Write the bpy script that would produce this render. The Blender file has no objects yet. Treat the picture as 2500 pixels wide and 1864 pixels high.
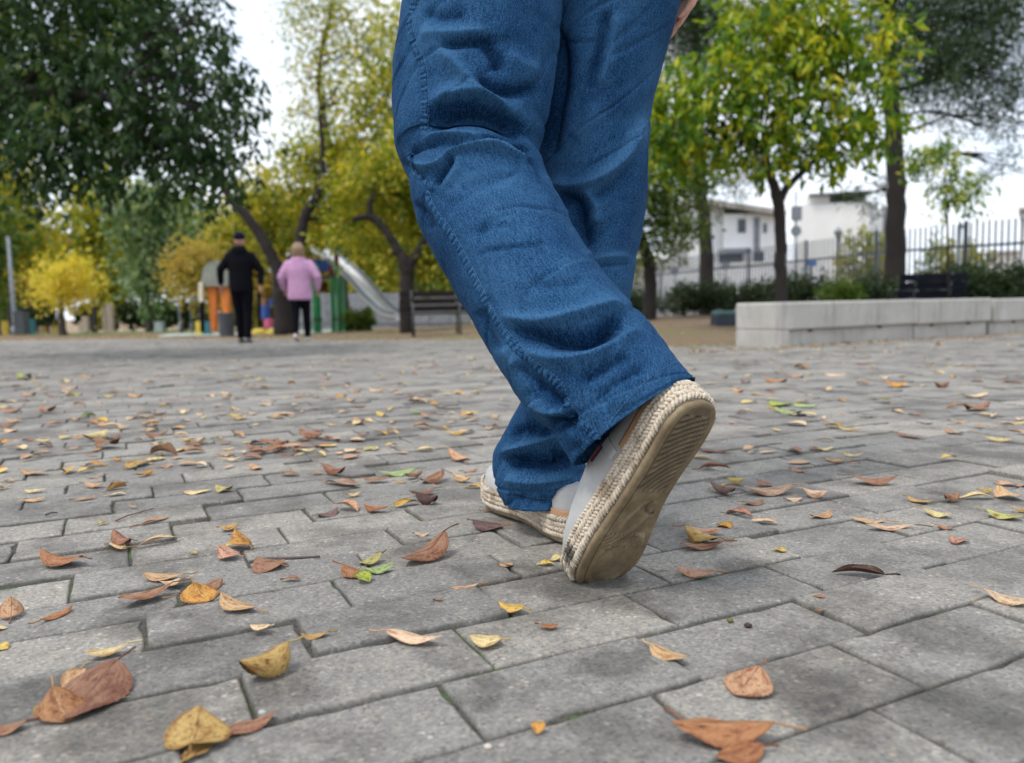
import bpy, bmesh, math, random
import numpy as np
from mathutils import Vector, Matrix
from mathutils.bvhtree import BVHTree

# ---------------------------------------------------------------- camera, world, sun, exposure
S = bpy.context.scene
COL = S.collection
CAM = np.array([0.0, 0.0, 0.34])
F_PX, CX, CY = 1950.0, 1250.0, 932.0           # photograph is 2500 x 1864
PIT, ROL = math.radians(5.19), math.radians(1.3)
FW = np.array([0, math.cos(PIT), -math.sin(PIT)])
_r0 = np.array([1.0, 0, 0]); _u0 = np.array([0, math.sin(PIT), math.cos(PIT)])
RT = math.cos(ROL) * _r0 - math.sin(ROL) * _u0
UP = math.sin(ROL) * _r0 + math.cos(ROL) * _u0
cam_d = bpy.data.cameras.new('camera')
cam = bpy.data.objects.new('camera', cam_d); COL.objects.link(cam)
cam.matrix_world = Matrix(((RT[0], UP[0], -FW[0], CAM[0]), (RT[1], UP[1], -FW[1], CAM[1]), (RT[2], UP[2], -FW[2], CAM[2]), (0, 0, 0, 1)))
cam_d.sensor_width = 36; cam_d.lens = F_PX / 2500 * 36
cam_d.clip_start = 0.02; cam_d.clip_end = 3000
cam_d.dof.use_dof = True; cam_d.dof.focus_distance = 1.06; cam_d.dof.aperture_fstop = 4.4
S.camera = cam
S.cycles.use_denoising = True
S.cycles.max_bounces = 8
S.cycles.transparent_max_bounces = 8

SUN_EL, SUN_AZ = math.radians(62), math.radians(235)     # azimuth clockwise from +Y
W = bpy.data.worlds.new('World'); S.world = W; W.use_nodes = True
nt = W.node_tree; nt.nodes.clear()
o = nt.nodes.new('ShaderNodeOutputWorld'); bg = nt.nodes.new('ShaderNodeBackground'); bg.inputs[1].default_value = 0.12
sky = nt.nodes.new('ShaderNodeTexSky'); sky.sky_type = 'NISHITA'; sky.sun_disc = False
sky.sun_elevation = SUN_EL; sky.sun_rotation = SUN_AZ; sky.dust_density = 3.0
tc = nt.nodes.new('ShaderNodeTexCoord')
mp = nt.nodes.new('ShaderNodeMapping'); mp.inputs['Scale'].default_value = (1, 1, 2.6)
nz = nt.nodes.new('ShaderNodeTexNoise'); nz.inputs['Scale'].default_value = 2.3; nz.inputs['Detail'].default_value = 6
rmp = nt.nodes.new('ShaderNodeValToRGB')
rmp.color_ramp.elements[0].position = 0.33; rmp.color_ramp.elements[0].color = (6.0, 7.0, 8.6, 1)
rmp.color_ramp.elements[1].position = 0.62; rmp.color_ramp.elements[1].color = (8.2, 8.5, 8.9, 1)
mx = nt.nodes.new('ShaderNodeMix'); mx.data_type = 'RGBA'; mx.inputs[0].default_value = 0.9
L = nt.links.new
L(tc.outputs['Generated'], mp.inputs[0]); L(mp.outputs[0], nz.inputs['Vector']); L(nz.outputs[0], rmp.inputs[0])
L(sky.outputs[0], mx.inputs['A']); L(rmp.outputs[0], mx.inputs['B'])
L(mx.outputs['Result'], bg.inputs[0]); L(bg.outputs[0], o.inputs[0])

sd = bpy.data.lights.new('sun', 'SUN'); sd.energy = 1.5; sd.angle = math.radians(14); sd.color = (1, .97, .92)
so = bpy.data.objects.new('sun', sd); COL.objects.link(so)
_sd = Vector((math.sin(SUN_AZ) * math.cos(SUN_EL), math.cos(SUN_AZ) * math.cos(SUN_EL), math.sin(SUN_EL)))
so.rotation_euler = (-_sd).to_track_quat('-Z', 'Y').to_euler()
S.view_settings.view_transform = 'Standard'; S.view_settings.look = 'None'
S.view_settings.exposure = 0.50; S.view_settings.gamma = 1.0; S.view_settings.use_curve_mapping = False

# ---------------------------------------------------------------- geometry helpers
K = 2500 / 2216.0
def ray(px, py):
    return FW + (px - CX) / F_PX * RT + (CY - py) / F_PX * UP
def at(px, py, d):
    """point seen at photo pixel (px,py), d metres along the view axis"""
    return CAM + ray(px, py) * d
def at2(x, y, d):                                   # the same in the 2216-wide view
    return at(x * K, y * K, d)
def project(P):
    P = np.asarray(P, float) - CAM
    d = P @ FW
    return np.stack([CX + F_PX * (P @ RT) / d, CY - F_PX * (P @ UP) / d, d], -1)
def gz(Y):
    """height of the ground: level near the camera, falling gently away"""
    Y = np.asarray(Y, float)
    t = np.clip(Y - 2.5, 0, 90)
    return -0.0115 * t * t / (t + 0.8)
def ground(px, py, z=0.0):
    r = ray(px, py); t = 1.0
    d = 2.0
    for _ in range(60):
        p = CAM + r * d
        tgt = float(gz(p[1])) + z
        nd = (tgt - CAM[2]) / r[2] if r[2] < -1e-5 else d * 1.2
        d = 0.6 * d + 0.4 * min(nd, 400)
    return CAM + r * d
def on_ground(x, y):
    return (float(x), float(y), float(gz(y)))

def link(o, parent=None):
    COL.objects.link(o)
    if parent is not None: o.parent = parent
    return o
def tag(o, label=None, cat=None, group=None, kind=None):
    if label: o['label'] = label
    if cat: o['category'] = cat
    if group: o['group'] = group
    if kind: o['kind'] = kind
    return o
def empty(name, loc=(0, 0, 0), rz=0, **kw):
    o = bpy.data.objects.new(name, None); o.empty_display_size = .05
    o.location = loc; o.rotation_euler = (0, 0, rz); link(o); tag(o, **kw); return o
def mesh_np(name, V, Fs, mat=None, smooth=True, uv=None, parent=None, attrs=None):
    """V (n,3); Fs: (m,4) or (m,3) int array, or list of such arrays"""
    if not isinstance(Fs, (list, tuple)): Fs = [Fs]
    me = bpy.data.meshes.new(name)
    V = np.ascontiguousarray(V, np.float32)
    me.vertices.add(len(V)); me.vertices.foreach_set('co', V.ravel())
    idx = np.concatenate([np.asarray(f, np.int32).ravel() for f in Fs])
    cnt = np.concatenate([np.full(len(f), np.asarray(f).shape[1], np.int32) for f in Fs])
    st = np.concatenate([[0], np.cumsum(cnt)[:-1]]).astype(np.int32)
    me.loops.add(len(idx)); me.loops.foreach_set('vertex_index', idx)
    me.polygons.add(len(cnt)); me.polygons.foreach_set('loop_start', st)
    try: me.polygons.foreach_set('loop_total', cnt)
    except Exception: pass
    me.polygons.foreach_set('use_smooth', np.full(len(cnt), bool(smooth)))
    if uv is not None:
        ul = me.uv_layers.new(name='UVMap')
        ul.data.foreach_set('uv', np.asarray(uv, np.float32)[idx].ravel())
    for k, a in (attrs or {}).items():
        at_ = me.attributes.new(k, 'FLOAT', 'POINT'); at_.data.foreach_set('value', np.asarray(a, np.float32))
    me.update(calc_edges=True); me.validate()
    if mat: me.materials.append(mat)
    return me
def obj_np(name, V, Fs, mat=None, parent=None, smooth=True, uv=None, attrs=None):
    me = mesh_np(name, V, Fs, mat, smooth, uv, None, attrs)
    o = bpy.data.objects.new(name, me); return link(o, parent)

class MB:
    """collects simple solids; build() links them as one mesh"""
    def __init__(s): s.v = []; s.f = []
    def add(s, V, F):
        n = len(s.v); s.v += [tuple(map(float, p)) for p in V]; s.f += [tuple(int(i) + n for i in f) for f in F]; return s
    def box(s, c, size, rz=0, tilt=None):
        hx, hy, hz = [a / 2 for a in size]
        P = [Vector((x * hx, y * hy, z * hz)) for z in (-1, 1) for y in (-1, 1) for x in (-1, 1)]
        M = Matrix.Rotation(rz, 3, 'Z')
        if tilt is not None: M = M @ tilt
        c = Vector(c)
        return s.add([M @ p + c for p in P], [(0, 2, 3, 1), (4, 5, 7, 6), (0, 1, 5, 4), (2, 6, 7, 3), (0, 4, 6, 2), (1, 3, 7, 5)])
    def bar(s, a, b, w, h=None, up=(0, 0, 1)):
        a = Vector(a); b = Vector(b); t = (b - a).normalized(); u = Vector(up)
        if abs(t.dot(u)) > .98: u = Vector((0, 1, 0))
        x = t.cross(u).normalized() * w / 2; y = x.normalized().cross(t) * (h or w) / 2
        P = [p + i * x + j * y for p in (a, b) for i, j in ((-1, -1), (1, -1), (1, 1), (-1, 1))]
        return s.add(P, [(0, 1, 2, 3), (7, 6, 5, 4), (0, 4, 5, 1), (1, 5, 6, 2), (2, 6, 7, 3), (3, 7, 4, 0)])
    def tube(s, pts, rad, n=8, cap=True):
        pts = [Vector(p) for p in pts]
        if not hasattr(rad, '__len__'): rad = [rad] * len(pts)
        m = len(pts); V = []; F = []; px = None
        for i, p in enumerate(pts):
            t = (pts[min(i + 1, m - 1)] - pts[max(i - 1, 0)]).normalized()
            if px is None:
                a = Vector((0, 0, 1)) if abs(t.z) < .9 else Vector((1, 0, 0))
                px = t.cross(a).normalized()
            else:
                px = (px - t * px.dot(t)).normalized()
            py = t.cross(px)
            for k in range(n):
                an = 2 * math.pi * k / n
                V.append(p + (px * math.cos(an) + py * math.sin(an)) * rad[i])
        for i in range(m - 1):
            for k in range(n):
                F.append((i * n + k, i * n + (k + 1) % n, (i + 1) * n + (k + 1) % n, (i + 1) * n + k))
        if cap:
            F.append(tuple(range(n - 1, -1, -1))); F.append(tuple(range((m - 1) * n, m * n)))
        return s.add(V, F)
    def loft(s, rings, cap=True):
        n = len(rings[0]); V = [p for r in rings for p in r]; F = []
        for i in range(len(rings) - 1):
            for k in range(n):
                F.append((i * n + k, i * n + (k + 1) % n, (i + 1) * n + (k + 1) % n, (i + 1) * n + k))
        if cap:
            F.append(tuple(range(n - 1, -1, -1))); F.append(tuple(range((len(rings) - 1) * n, len(rings) * n)))
        return s.add(V, F)
    def ball(s, c, r, nu=10, nv=7):
        r = r if hasattr(r, '__len__') else (r, r, r)
        V = []; F = []
        for j in range(nv + 1):
            ph = math.pi * j / nv
            for i in range(nu):
                th = 2 * math.pi * i / nu
                V.append((c[0] + r[0] * math.sin(ph) * math.cos(th), c[1] + r[1] * math.sin(ph) * math.sin(th), c[2] + r[2] * math.cos(ph)))
        for j in range(nv):
            for i in range(nu):
                F.append((j * nu + i, (j + 1) * nu + i, (j + 1) * nu + (i + 1) % nu, j * nu + (i + 1) % nu))
        return s.add(V, F)
    def build(s, name, mat=None, parent=None, smooth=False, bevel=0, remesh=0, sm=0, loc=None):
        me = bpy.data.meshes.new(name); me.from_pydata(s.v, [], s.f); me.update()
        bm = bmesh.new(); bm.from_mesh(me); bmesh.ops.recalc_face_normals(bm, faces=bm.faces); bm.to_mesh(me); bm.free()
        if mat: me.materials.append(mat)
        o = bpy.data.objects.new(name, me); link(o, parent)
        if loc is not None: o.location = loc
        if bevel:
            m = o.modifiers.new('bevel', 'BEVEL'); m.width = bevel; m.segments = 2; m.limit_method = 'ANGLE'
        if remesh:
            m = o.modifiers.new('remesh', 'REMESH'); m.mode = 'VOXEL'; m.voxel_size = remesh; m.use_smooth_shade = True
        if sm:
            m = o.modifiers.new('smooth', 'SMOOTH'); m.factor = .5; m.iterations = sm
        if smooth: me.polygons.foreach_set('use_smooth', [True] * len(me.polygons))
        return o

def ell_ring(c, a, b, n=20, p=2.0):
    """super-ellipse ring: centre c, half-axis vectors a, b"""
    c, a, b = Vector(c), Vector(a), Vector(b); R = []
    for k in range(n):
        t = 2 * math.pi * k / n; cs, sn = math.cos(t), math.sin(t)
        R.append(c + a * math.copysign(abs(cs) ** (2 / p), cs) + b * math.copysign(abs(sn) ** (2 / p), sn))
    return R
def crom(P, n):
    """Catmull-Rom through rows of P, n samples"""
    P = np.asarray(P, float); m = len(P)
    t = np.linspace(0, m - 1, n); i = np.clip(t.astype(int), 0, m - 2); u = (t - i)[:, None]
    g = lambda k: P[np.clip(k, 0, m - 1)]
    a, b, c, d = g(i - 1), g(i), g(i + 1), g(i + 2)
    return .5 * ((2 * b) + (-a + c) * u + (2 * a - 5 * b + 4 * c - d) * u ** 2 + (-a + 3 * b - 3 * c + d) * u ** 3)

# ---------------------------------------------------------------- material helpers
class NT:
    def __init__(s, name):
        s.m = bpy.data.materials.new(name); s.m.use_nodes = True
        s.t = s.m.node_tree; s.b = s.t.nodes['Principled BSDF']; s.out = s.t.nodes['Material Output']
    def n(s, t, **kw):
        x = s.t.nodes.new('ShaderNode' + t)
        for k, v in kw.items():
            if k in x.inputs: x.inputs[k].default_value = v
            else: setattr(x, k, v)
        return x
    def l(s, a, b): s.t.links.new(a, b)
    def noise(s, vec, scale, detail=3, rough=.5):
        x = s.n('TexNoise', Scale=scale, Detail=detail, Roughness=rough)
        if vec is not None: s.l(vec, x.inputs['Vector'])
        return x.outputs[0]
    def ramp(s, fac, stops, mode='LINEAR'):
        x = s.n('ValToRGB'); cr = x.color_ramp; cr.interpolation = mode
        while len(cr.elements) < len(stops): cr.elements.new(.5)
        for e, (p, c) in zip(cr.elements, stops):
            e.position = p; e.color = (*c, 1) if hasattr(c, '__len__') else (c, c, c, 1)
        s.l(fac, x.inputs[0]); return x.outputs[0]
    def mix(s, fac, a, b, mode='MIX'):
        x = s.n('Mix', data_type='RGBA', blend_type=mode)
        for i, v in ((0, fac), ('A', a), ('B', b)):
            inp = x.inputs[i]
            if hasattr(v, 'is_linked'): s.l(v, inp)
            else: inp.default_value = (*v, 1) if hasattr(v, '__len__') and len(v) == 3 else v
        return x.outputs['Result']
    def math(s, op, a, b=None):
        x = s.n('Math', operation=op)
        for i, v in enumerate((a, b)):
            if v is None: continue
            if hasattr(v, 'is_linked'): s.l(v, x.inputs[i])
            else: x.inputs[i].default_value = v
        return x.outputs[0]
    def mapv(s, vec, scale=(1, 1, 1), rot=(0, 0, 0), loc=(0, 0, 0)):
        x = s.n('Mapping'); x.inputs['Scale'].default_value = scale; x.inputs['Rotation'].default_value = rot; x.inputs['Location'].default_value = loc
        s.l(vec, x.inputs[0]); return x.outputs[0]
    def pos(s): return s.n('NewGeometry').outputs['Position']
    def objc(s): return s.n('TexCoord').outputs['Object']
    def uv(s): return s.n('TexCoord').outputs['UV']
    def attr(s, name):
        x = s.n('Attribute', attribute_name=name); return x.outputs['Fac']
    def bump(s, h, strength=.3, dist=.002):
        x = s.n('Bump', Strength=strength, Distance=dist); s.l(h, x.inputs['Height']); s.l(x.outputs[0], s.b.inputs['Normal']); return x
    def col(s, c):
        if hasattr(c, 'is_linked'): s.l(c, s.b.inputs['Base Color'])
        else: s.b.inputs['Base Color'].default_value = (*c, 1)
    def rough(s, r):
        if hasattr(r, 'is_linked'): s.l(r, s.b.inputs['Roughness'])
        else: s.b.inputs['Roughness'].default_value = r
def simple(name, c, r=.7, var=.25, scale=6, metal=0, bump=0, bscale=60, spec=.5):
    m = NT(name); p = m.objc()
    f = m.noise(p, scale, 4, .6)
    d = tuple(x * (1 - var) for x in c); l_ = tuple(min(1, x * (1 + var)) for x in c)
    m.col(m.ramp(f, [(.3, d), (.7, l_)])); m.rough(r); m.b.inputs['Metallic'].default_value = metal; m.b.inputs['Specular IOR Level'].default_value = spec
    if bump: m.bump(m.noise(p, bscale, 3), bump, .01)
    return m.m
# ---------------------------------------------------------------- ground: paving, lawn, dirt, earth
rng = np.random.default_rng(7); random.seed(7)
PW, TH = 0.108, 0.4562                      # paver module width; angle of the courses
PX0, PY0, PL = 0.4766 * PW, 5.9436 * PW, 2.005 * PW
CT, ST = math.cos(TH), math.sin(TH)
def uv2w(u, v): return PX0 + u * CT - v * ST, PY0 + u * ST + v * CT
OFFS = {-2: 2.0, -1: .66, 0: -.8, 1: -.26, 2: -1.6, 3: -2.98, 4: -2.45, 5: -3.73, 6: -3.08, 7: -4.51}
def row_off(k):
    if k in OFFS: return OFFS[k] * PW
    r = random.Random(k)
    base = OFFS[-2] - .613 * (-2 - k) if k < -2 else OFFS[7] + .613 * (k - 7)
    return (base + r.uniform(-.09, .09)) * PW

BLOTCH = [(2345, 1560, .075), (1975, 1680, .07), (2040, 1760, .05), (1515, 1625, .045), (1590, 1480, .04), (2390, 1745, .07), (690, 1700, .055), (300, 1765, .06), (1040, 1340, .045), (310, 1520, .04), (1800, 1380, .04), (2300, 1195, .06), (1470, 1450, .08), (1950, 1200, .06), (1180, 1690, .03)]   # photo pixels, radius in metres
def paver_mat(name, per_object):
    m = NT(name); p = m.pos()
    v = m.n('TexVoronoi', Scale=330.0); m.l(p, v.inputs['Vector'])
    v2 = m.n('TexVoronoi', Scale=140.0); m.l(p, v2.inputs['Vector'])
    sep = m.n('SeparateColor'); m.l(v.outputs['Color'], sep.inputs[0])
    sep2 = m.n('SeparateColor'); m.l(v2.outputs['Color'], sep2.inputs[0])
    stone = m.ramp(sep.outputs[0], [(0, (.12, .118, .113)), (.12, (.21, .206, .198)), (.45, (.265, .259, .246)), (.72, (.315, .305, .288)), (.86, (.40, .355, .295)), (.93, (.34, .33, .315)), (1, (.48, .46, .425))])
    stone = m.mix(.28, stone, (.268, .259, .243))
    big = m.ramp(sep2.outputs[0], [(0, 0), (.9, 0), (.93, 1)])
    edge = m.ramp(v2.outputs['Distance'], [(.25, 1), (.42, 0)])
    tint = m.ramp(sep2.outputs[1], [(0, (.50, .37, .26)), (.4, (.62, .60, .56)), (.7, (.52, .42, .33)), (1, (.2, .2, .21))])
    c = m.mix(m.math('MULTIPLY', m.math('MULTIPLY', big, edge), .75), stone, tint)
    # per paver shade
    if per_object: rnd = m.n('ObjectInfo').outputs['Random']
    else: rnd = m.n('NewGeometry').outputs['Random Per Island']
    c = m.mix(1.0, c, m.ramp(rnd, [(0, (.78, .775, .775)), (.35, (.94, .93, .915)), (.7, (1.02, 1.0, .97)), (1, (1.2, 1.155, 1.10))]), 'MULTIPLY')
    # damp / dirt stains with shapes of their own
    n1 = m.noise(m.mapv(p, (1, 1, 1)), 4.6, 6, .68)
    st = m.ramp(n1, [(.49, (1, 1, 1)), (.56, (.72, .71, .70)), (.65, (.47, .46, .45))])
    c = m.mix(.9, c, st, 'MULTIPLY')
    n2 = m.noise(p, 1.1, 4, .6)
    c = m.mix(.8, c, m.ramp(n2, [(.35, (.71, .695, .672)), (.65, (.93, .912, .885))]), 'MULTIPLY')
    n4 = m.noise(m.mapv(p, (1, 1, 1), (0, 0, 0), (3.7, 1.9, 0)), 2.9, 6, .7); c = m.mix(.85, c, m.ramp(n4, [(.55, (1, 1, 1)), (.60, (.62, .61, .60)), (.68, (.50, .49, .48))]), 'MULTIPLY')
    # single damp blotches where they lie on the near pavers
    warp = m.n('VectorMath', operation='ADD'); wn = m.n('TexNoise', Scale=16.0, Detail=4.0); m.l(p, wn.inputs['Vector'])
    ws = m.n('VectorMath', operation='MULTIPLY_ADD'); m.l(wn.outputs['Color'], ws.inputs[0]); ws.inputs[1].default_value = (.11, .11, 0); ws.inputs[2].default_value = (-.055, -.055, 0)
    m.l(p, warp.inputs[0]); m.l(ws.outputs[0], warp.inputs[1])
    for bx0, by0, br in BLOTCH:
        g0 = ground(bx0, by0); dn = m.n('VectorMath', operation='DISTANCE'); m.l(warp.outputs[0], dn.inputs[0]); dn.inputs[1].default_value = (g0[0], g0[1], g0[2])
        c = m.mix(m.ramp(m.math('DIVIDE', dn.outputs['Value'], br), [(.45, .62), (1, 0)]), c, m.mix(1, c, (.36, .35, .34), 'MULTIPLY'))
    n3 = m.noise(p, 22, 4, .6)
    c = m.mix(.6, c, m.ramp(n3, [(.35, (.85, .85, .85)), (.65, (1.12, 1.12, 1.11))]), 'MULTIPLY')
    ed = m.attr('edge'); c = m.mix(m.math('MULTIPLY', ed, m.ramp(n3, [(.3, .55), (.7, .2)])), c, (.06, .058, .045))
    m.col(c); m.rough(m.ramp(n1, [(.5, .85), (.75, .62)]))
    h = m.math('ADD', m.math('MULTIPLY', v.outputs['Distance'], .5), m.noise(p, 500, 3))
    m.bump(h, .35, .0012)
    return m.m
M_PAVER = paver_mat('concrete paver', True); M_PAVER_FAR = paver_mat('concrete paver field', False)

def bed_mat():
    m = NT('joint sand and moss'); p = m.pos()
    n = m.noise(p, 9, 4, .7); n2 = m.noise(p, 260, 3)
    sand = m.ramp(n2, [(.3, (.03, .027, .022)), (.7, (.10, .09, .075))])
    moss = m.ramp(n2, [(.3, (.03, .06, .012)), (.7, (.08, .15, .03))])
    m.col(m.mix(m.ramp(n, [(.5, 0), (.62, 1)]), sand, moss)); m.rough(.95)
    m.bump(n2, .6, .003); return m.m
# far edge of the paving, plan view, left to right
EDGE = np.array([(-60, 25.5), (-32, 25.5), (-17, 24), (-8.5, 19.6), (-4.6, 16.0), (-2.6, 13.4), (-1.6, 12.7), (-.4, 11.8), (.4, 9.6), (1.2, 8.0), (2.0, 7.4), (2.6, 7.3), (4.0, 8.1), (5.7, 9.1), (8.5, 10.6), (13, 13.2), (40, 30)])
def edge_y(x): return np.interp(x, EDGE[:, 0], EDGE[:, 1])
def und(x, y):
    """slow undulation of the paving, millimetres"""
    return .004 * np.sin(x * 3.1 + y * 1.3) * np.sin(y * 2.3 - x * .7) + .003 * np.sin(x * 6.7 - y * 4.1) + .002 * np.sin(x * 9 + y * 11)
def zpave(x, y): return gz(y) + und(x, y) * np.clip((np.asarray(y) - .2) / .6, 0, 1)

# sand bed = the paving structure
def sheet(x0, x1, y0, y1, nx, ny, fz, mat, name, keep=None, yp=1.0):
    X = np.linspace(x0, x1, nx); Y = y0 + (y1 - y0) * np.linspace(0, 1, ny) ** yp
    gx, gy = np.meshgrid(X, Y); V = np.stack([gx, gy, fz(gx, gy)], -1).reshape(-1, 3)
    i = np.arange(nx * ny).reshape(ny, nx)
    Fq = np.stack([i[:-1, :-1], i[:-1, 1:], i[1:, 1:], i[1:, :-1]], -1).reshape(-1, 4)
    if keep is not None:
        c = V[Fq].mean(1); Fq = Fq[keep(c[:, 0], c[:, 1])]
    return obj_np(name, V, Fq, mat)
def sheet_edge(name, mat, fz, lo, hi, nx=160, ny=90, x0=-60, x1=40, p=1.0):
    """sheet between the curves lo(x) and hi(x)"""
    X = np.linspace(x0, x1, nx); t = np.linspace(0, 1, ny) ** p
    a = lo(X); b = hi(X)
    gx = np.repeat(X[None], ny, 0); gy = a[None] + (b - a)[None] * t[:, None]
    V = np.stack([gx, gy, fz(gx, gy)], -1).reshape(-1, 3)
    i = np.arange(nx * ny).reshape(ny, nx)
    Fq = np.stack([i[:-1, :-1], i[:-1, 1:], i[1:, 1:], i[1:, :-1]], -1).reshape(-1, 4)
    return obj_np(name, V, Fq, mat)
paving = sheet_edge('paving', bed_mat(), lambda x, y: zpave(x, y) - .0052, lambda x: np.full_like(x, -4.0), lambda x: edge_y(x), 420, 420)
tag(paving, kind='structure', label='grey concrete block paving strewn with autumn leaves')

# pavers
cand = []
FAR_Y = 17.0
for k in range(-40, 190):
    off = row_off(k)
    vc = (k + .5) * PW
    n0 = int(math.floor((-22 - off) / PL)); n1 = int(math.ceil((22 - off) / PL))
    n = np.arange(n0, n1); uc = off + (n + .5) * PL
    x, y = uv2w(uc, vc)
    ok = (y < FAR_Y) & (y < edge_y(x) - .06) & (y > -1.0) & (np.abs(x) < 1.6 + .78 * np.maximum(y, 0))
    for a, b in zip(x[ok], y[ok]): cand.append((a, b))
cand = np.array(cand)
HL, HW = PL / 2 - .0014, PW / 2 - .0015
cz = zpave(cand[:, 0], cand[:, 1])
pp = project(np.c_[cand, cz])
corner = []
for su, sv in ((-1, -1), (1, -1), (1, 1), (-1, 1)):
    cx_ = cand[:, 0] + su * HL * CT - sv * HW * ST; cy_ = cand[:, 1] + su * HL * ST + sv * HW * CT
    q = project(np.c_[cx_, cy_, cz]); corner.append(q)
corner = np.array(corner)                                # 4,n,3
front = (corner[:, :, 2] > .1).all(0)
A = .5 * abs(sum(corner[i, :, 0] * corner[(i + 1) % 4, :, 1] - corner[(i + 1) % 4, :, 0] * corner[i, :, 1] for i in range(4)))
cxx, cyy = np.clip(corner[:, :, 0], 0, 2500), np.clip(corner[:, :, 1], 0, 1864)
Ain = .5 * abs(sum(cxx[i] * cyy[(i + 1) % 4] - cxx[(i + 1) % 4] * cyy[i] for i in range(4)))
inframe = front & (Ain > 30)
score = np.where(inframe, Ain, 0)
order = np.argsort(-score); near_ids = set(order[:300].tolist())

def paver_variant(seed):
    r = random.Random(seed); top = []; N = []
    for (x0, y0, x1, y1, n) in ((-HL, -HW, HL, -HW, 9), (HL, -HW, HL, HW, 5), (HL, HW, -HL, HW, 9), (-HL, HW, -HL, -HW, 5)):
        nx, ny = (0, -1 if y0 < 0 else 1) if y0 == y1 else (1 if x0 > 0 else -1, 0)
        for i in range(n):
            t = i / n; j = r.uniform(-.0009, .0006)
            if r.random() < .09: j -= r.uniform(.001, .0045)
            top.append((x0 + (x1 - x0) * t + nx * j, y0 + (y1 - y0) * t + ny * j))
    n = len(top); V = []; sh = lambda p, d: (p[0] * (1 - d / HL), p[1] * (1 - d / HW))
    for d, z in ((.0032, 0.0), (.0012, -.0008), (0.0, -.0030), (0.0, -.03)):
        for p in top:
            q = sh(p, d); V.append((q[0], q[1], z + (r.uniform(-.0003, .0003) if z > -.02 else 0)))
    F = [tuple(range(n))]
    for j in range(3):
        for i in range(n): F.append((j * n + i, (j + 1) * n + i, (j + 1) * n + (i + 1) % n, j * n + (i + 1) % n))
    me = bpy.data.meshes.new('paver'); me.from_pydata(V, [], F); me.update(); me.materials.append(M_PAVER)
    ea = me.attributes.new('edge', 'FLOAT', 'POINT'); ea.data.foreach_set('value', [0.0] * n + [.45] * n + [1.0] * (2 * n))
    me.polygons.foreach_set('use_smooth', [i > 0 for i in range(len(F))])
    bm = bmesh.new(); bm.from_mesh(me); bmesh.ops.recalc_face_normals(bm, faces=bm.faces); bm.to_mesh(me); bm.free()
    return me
PV = [paver_variant(i) for i in range(12)]
for i in order[:300]:
    o = bpy.data.objects.new('paver', PV[random.randrange(12)])
    x, y = cand[i]
    o.location = (x, y, cz[i] + random.uniform(-.0008, .0008))
    o.rotation_euler = (random.gauss(0, .0045), random.gauss(0, .003), TH + random.gauss(0, .004) + (math.pi if random.random() < .5 else 0))
    link(o, paving)
rest = np.array([i for i in range(len(cand)) if i not in near_ids])
# simple chamfered blocks joined into one mass
bx = np.array([(-1, -1), (1, -1), (1, 1), (-1, 1)], float)
lay = []
for d, z in ((.003, 0.0), (0, -.003), (0, -.03)):
    lay.append(np.c_[bx[:, 0] * (HL - d), bx[:, 1] * (HW - d), np.full(4, z)])
base = np.concatenate(lay)
ang = TH + rng.normal(0, .004, len(rest)); tx = rng.normal(0, .0035, len(rest)); ty = rng.normal(0, .0025, len(rest))
ca, sa = np.cos(ang), np.sin(ang)
bz = base[None, :, 2] + base[None, :, 0] * ty[:, None] + base[None, :, 1] * tx[:, None]
VX = cand[rest, 0][:, None] + base[None, :, 0] * ca[:, None] - base[None, :, 1] * sa[:, None]
VY = cand[rest, 1][:, None] + base[None, :, 0] * sa[:, None] + base[None, :, 1] * ca[:, None]
VZ = cz[rest][:, None] + bz + rng.normal(0, .0005, len(rest))[:, None]
V = np.stack([VX, VY, VZ], -1).reshape(-1, 3)
Fl = [(0, 1, 2, 3)] + [(j * 4 + i, j * 4 + 4 + i, j * 4 + 4 + (i + 1) % 4, j * 4 + (i + 1) % 4) for j in range(2) for i in range(4)]
Fq = (np.array(Fl)[None] + (np.arange(len(rest)) * 12)[:, None, None]).reshape(-1, 4)
pf = obj_np('paver_field', V, Fq, M_PAVER_FAR, paving, smooth=False, attrs={'edge': np.tile(np.repeat([0, .5, 1.0], 4), len(rest))}); pf['kind'] = 'stuff'
# beyond the single pavers the paving goes on as a plain sheet
far = sheet_edge('paving_far', M_PAVER_FAR, lambda x, y: zpave(x, y) - .001, lambda x: np.minimum(np.full_like(x, FAR_Y - .1), edge_y(x) - .02), lambda x: edge_y(x), 300, 60)
far.parent = paving; far.name = 'paving_surface'; far['kind'] = 'stuff'

# soil / dry lawn beyond the paving
def lawn_h(x, y):
    d = y - edge_y(x)
    right = np.clip((np.asarray(x) + 3) / 5, 0, 1)
    rise = .27 * np.clip(d / 6.5, 0, 1) ** 1.2
    return gz(y) + np.where(d > 0, right * rise + (1 - right) * .02 * np.clip(d, 0, 1), 0) - .004 + .01 * np.sin(x * 2.3) * np.sin(y * 1.7) * np.clip(d, 0, 1)
def lawn_mat():
    m = NT('dry lawn'); p = m.pos()
    n = m.noise(p, .55, 5, .65); n2 = m.noise(p, 30, 4, .7)
    dry = m.ramp(n2, [(.3, (.10, .062, .036)), (.7, (.25, .165, .095))])
    grs = m.ramp(n2, [(.3, (.07, .09, .02)), (.7, (.17, .19, .05))])
    m.col(m.mix(m.ramp(n, [(.45, 0), (.66, .7)]), dry, grs)); m.rough(.95); m.bump(n2, .6, .03); return m.m
M_LAWN = lawn_mat()
lawn = sheet_edge('lawn', M_LAWN, lawn_h, lambda x: edge_y(x), lambda x: np.full_like(x, 46.0), 200, 120, p=1.4)
tag(lawn, kind='structure', label='dry leaf-strewn lawn behind the paving')
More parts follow.
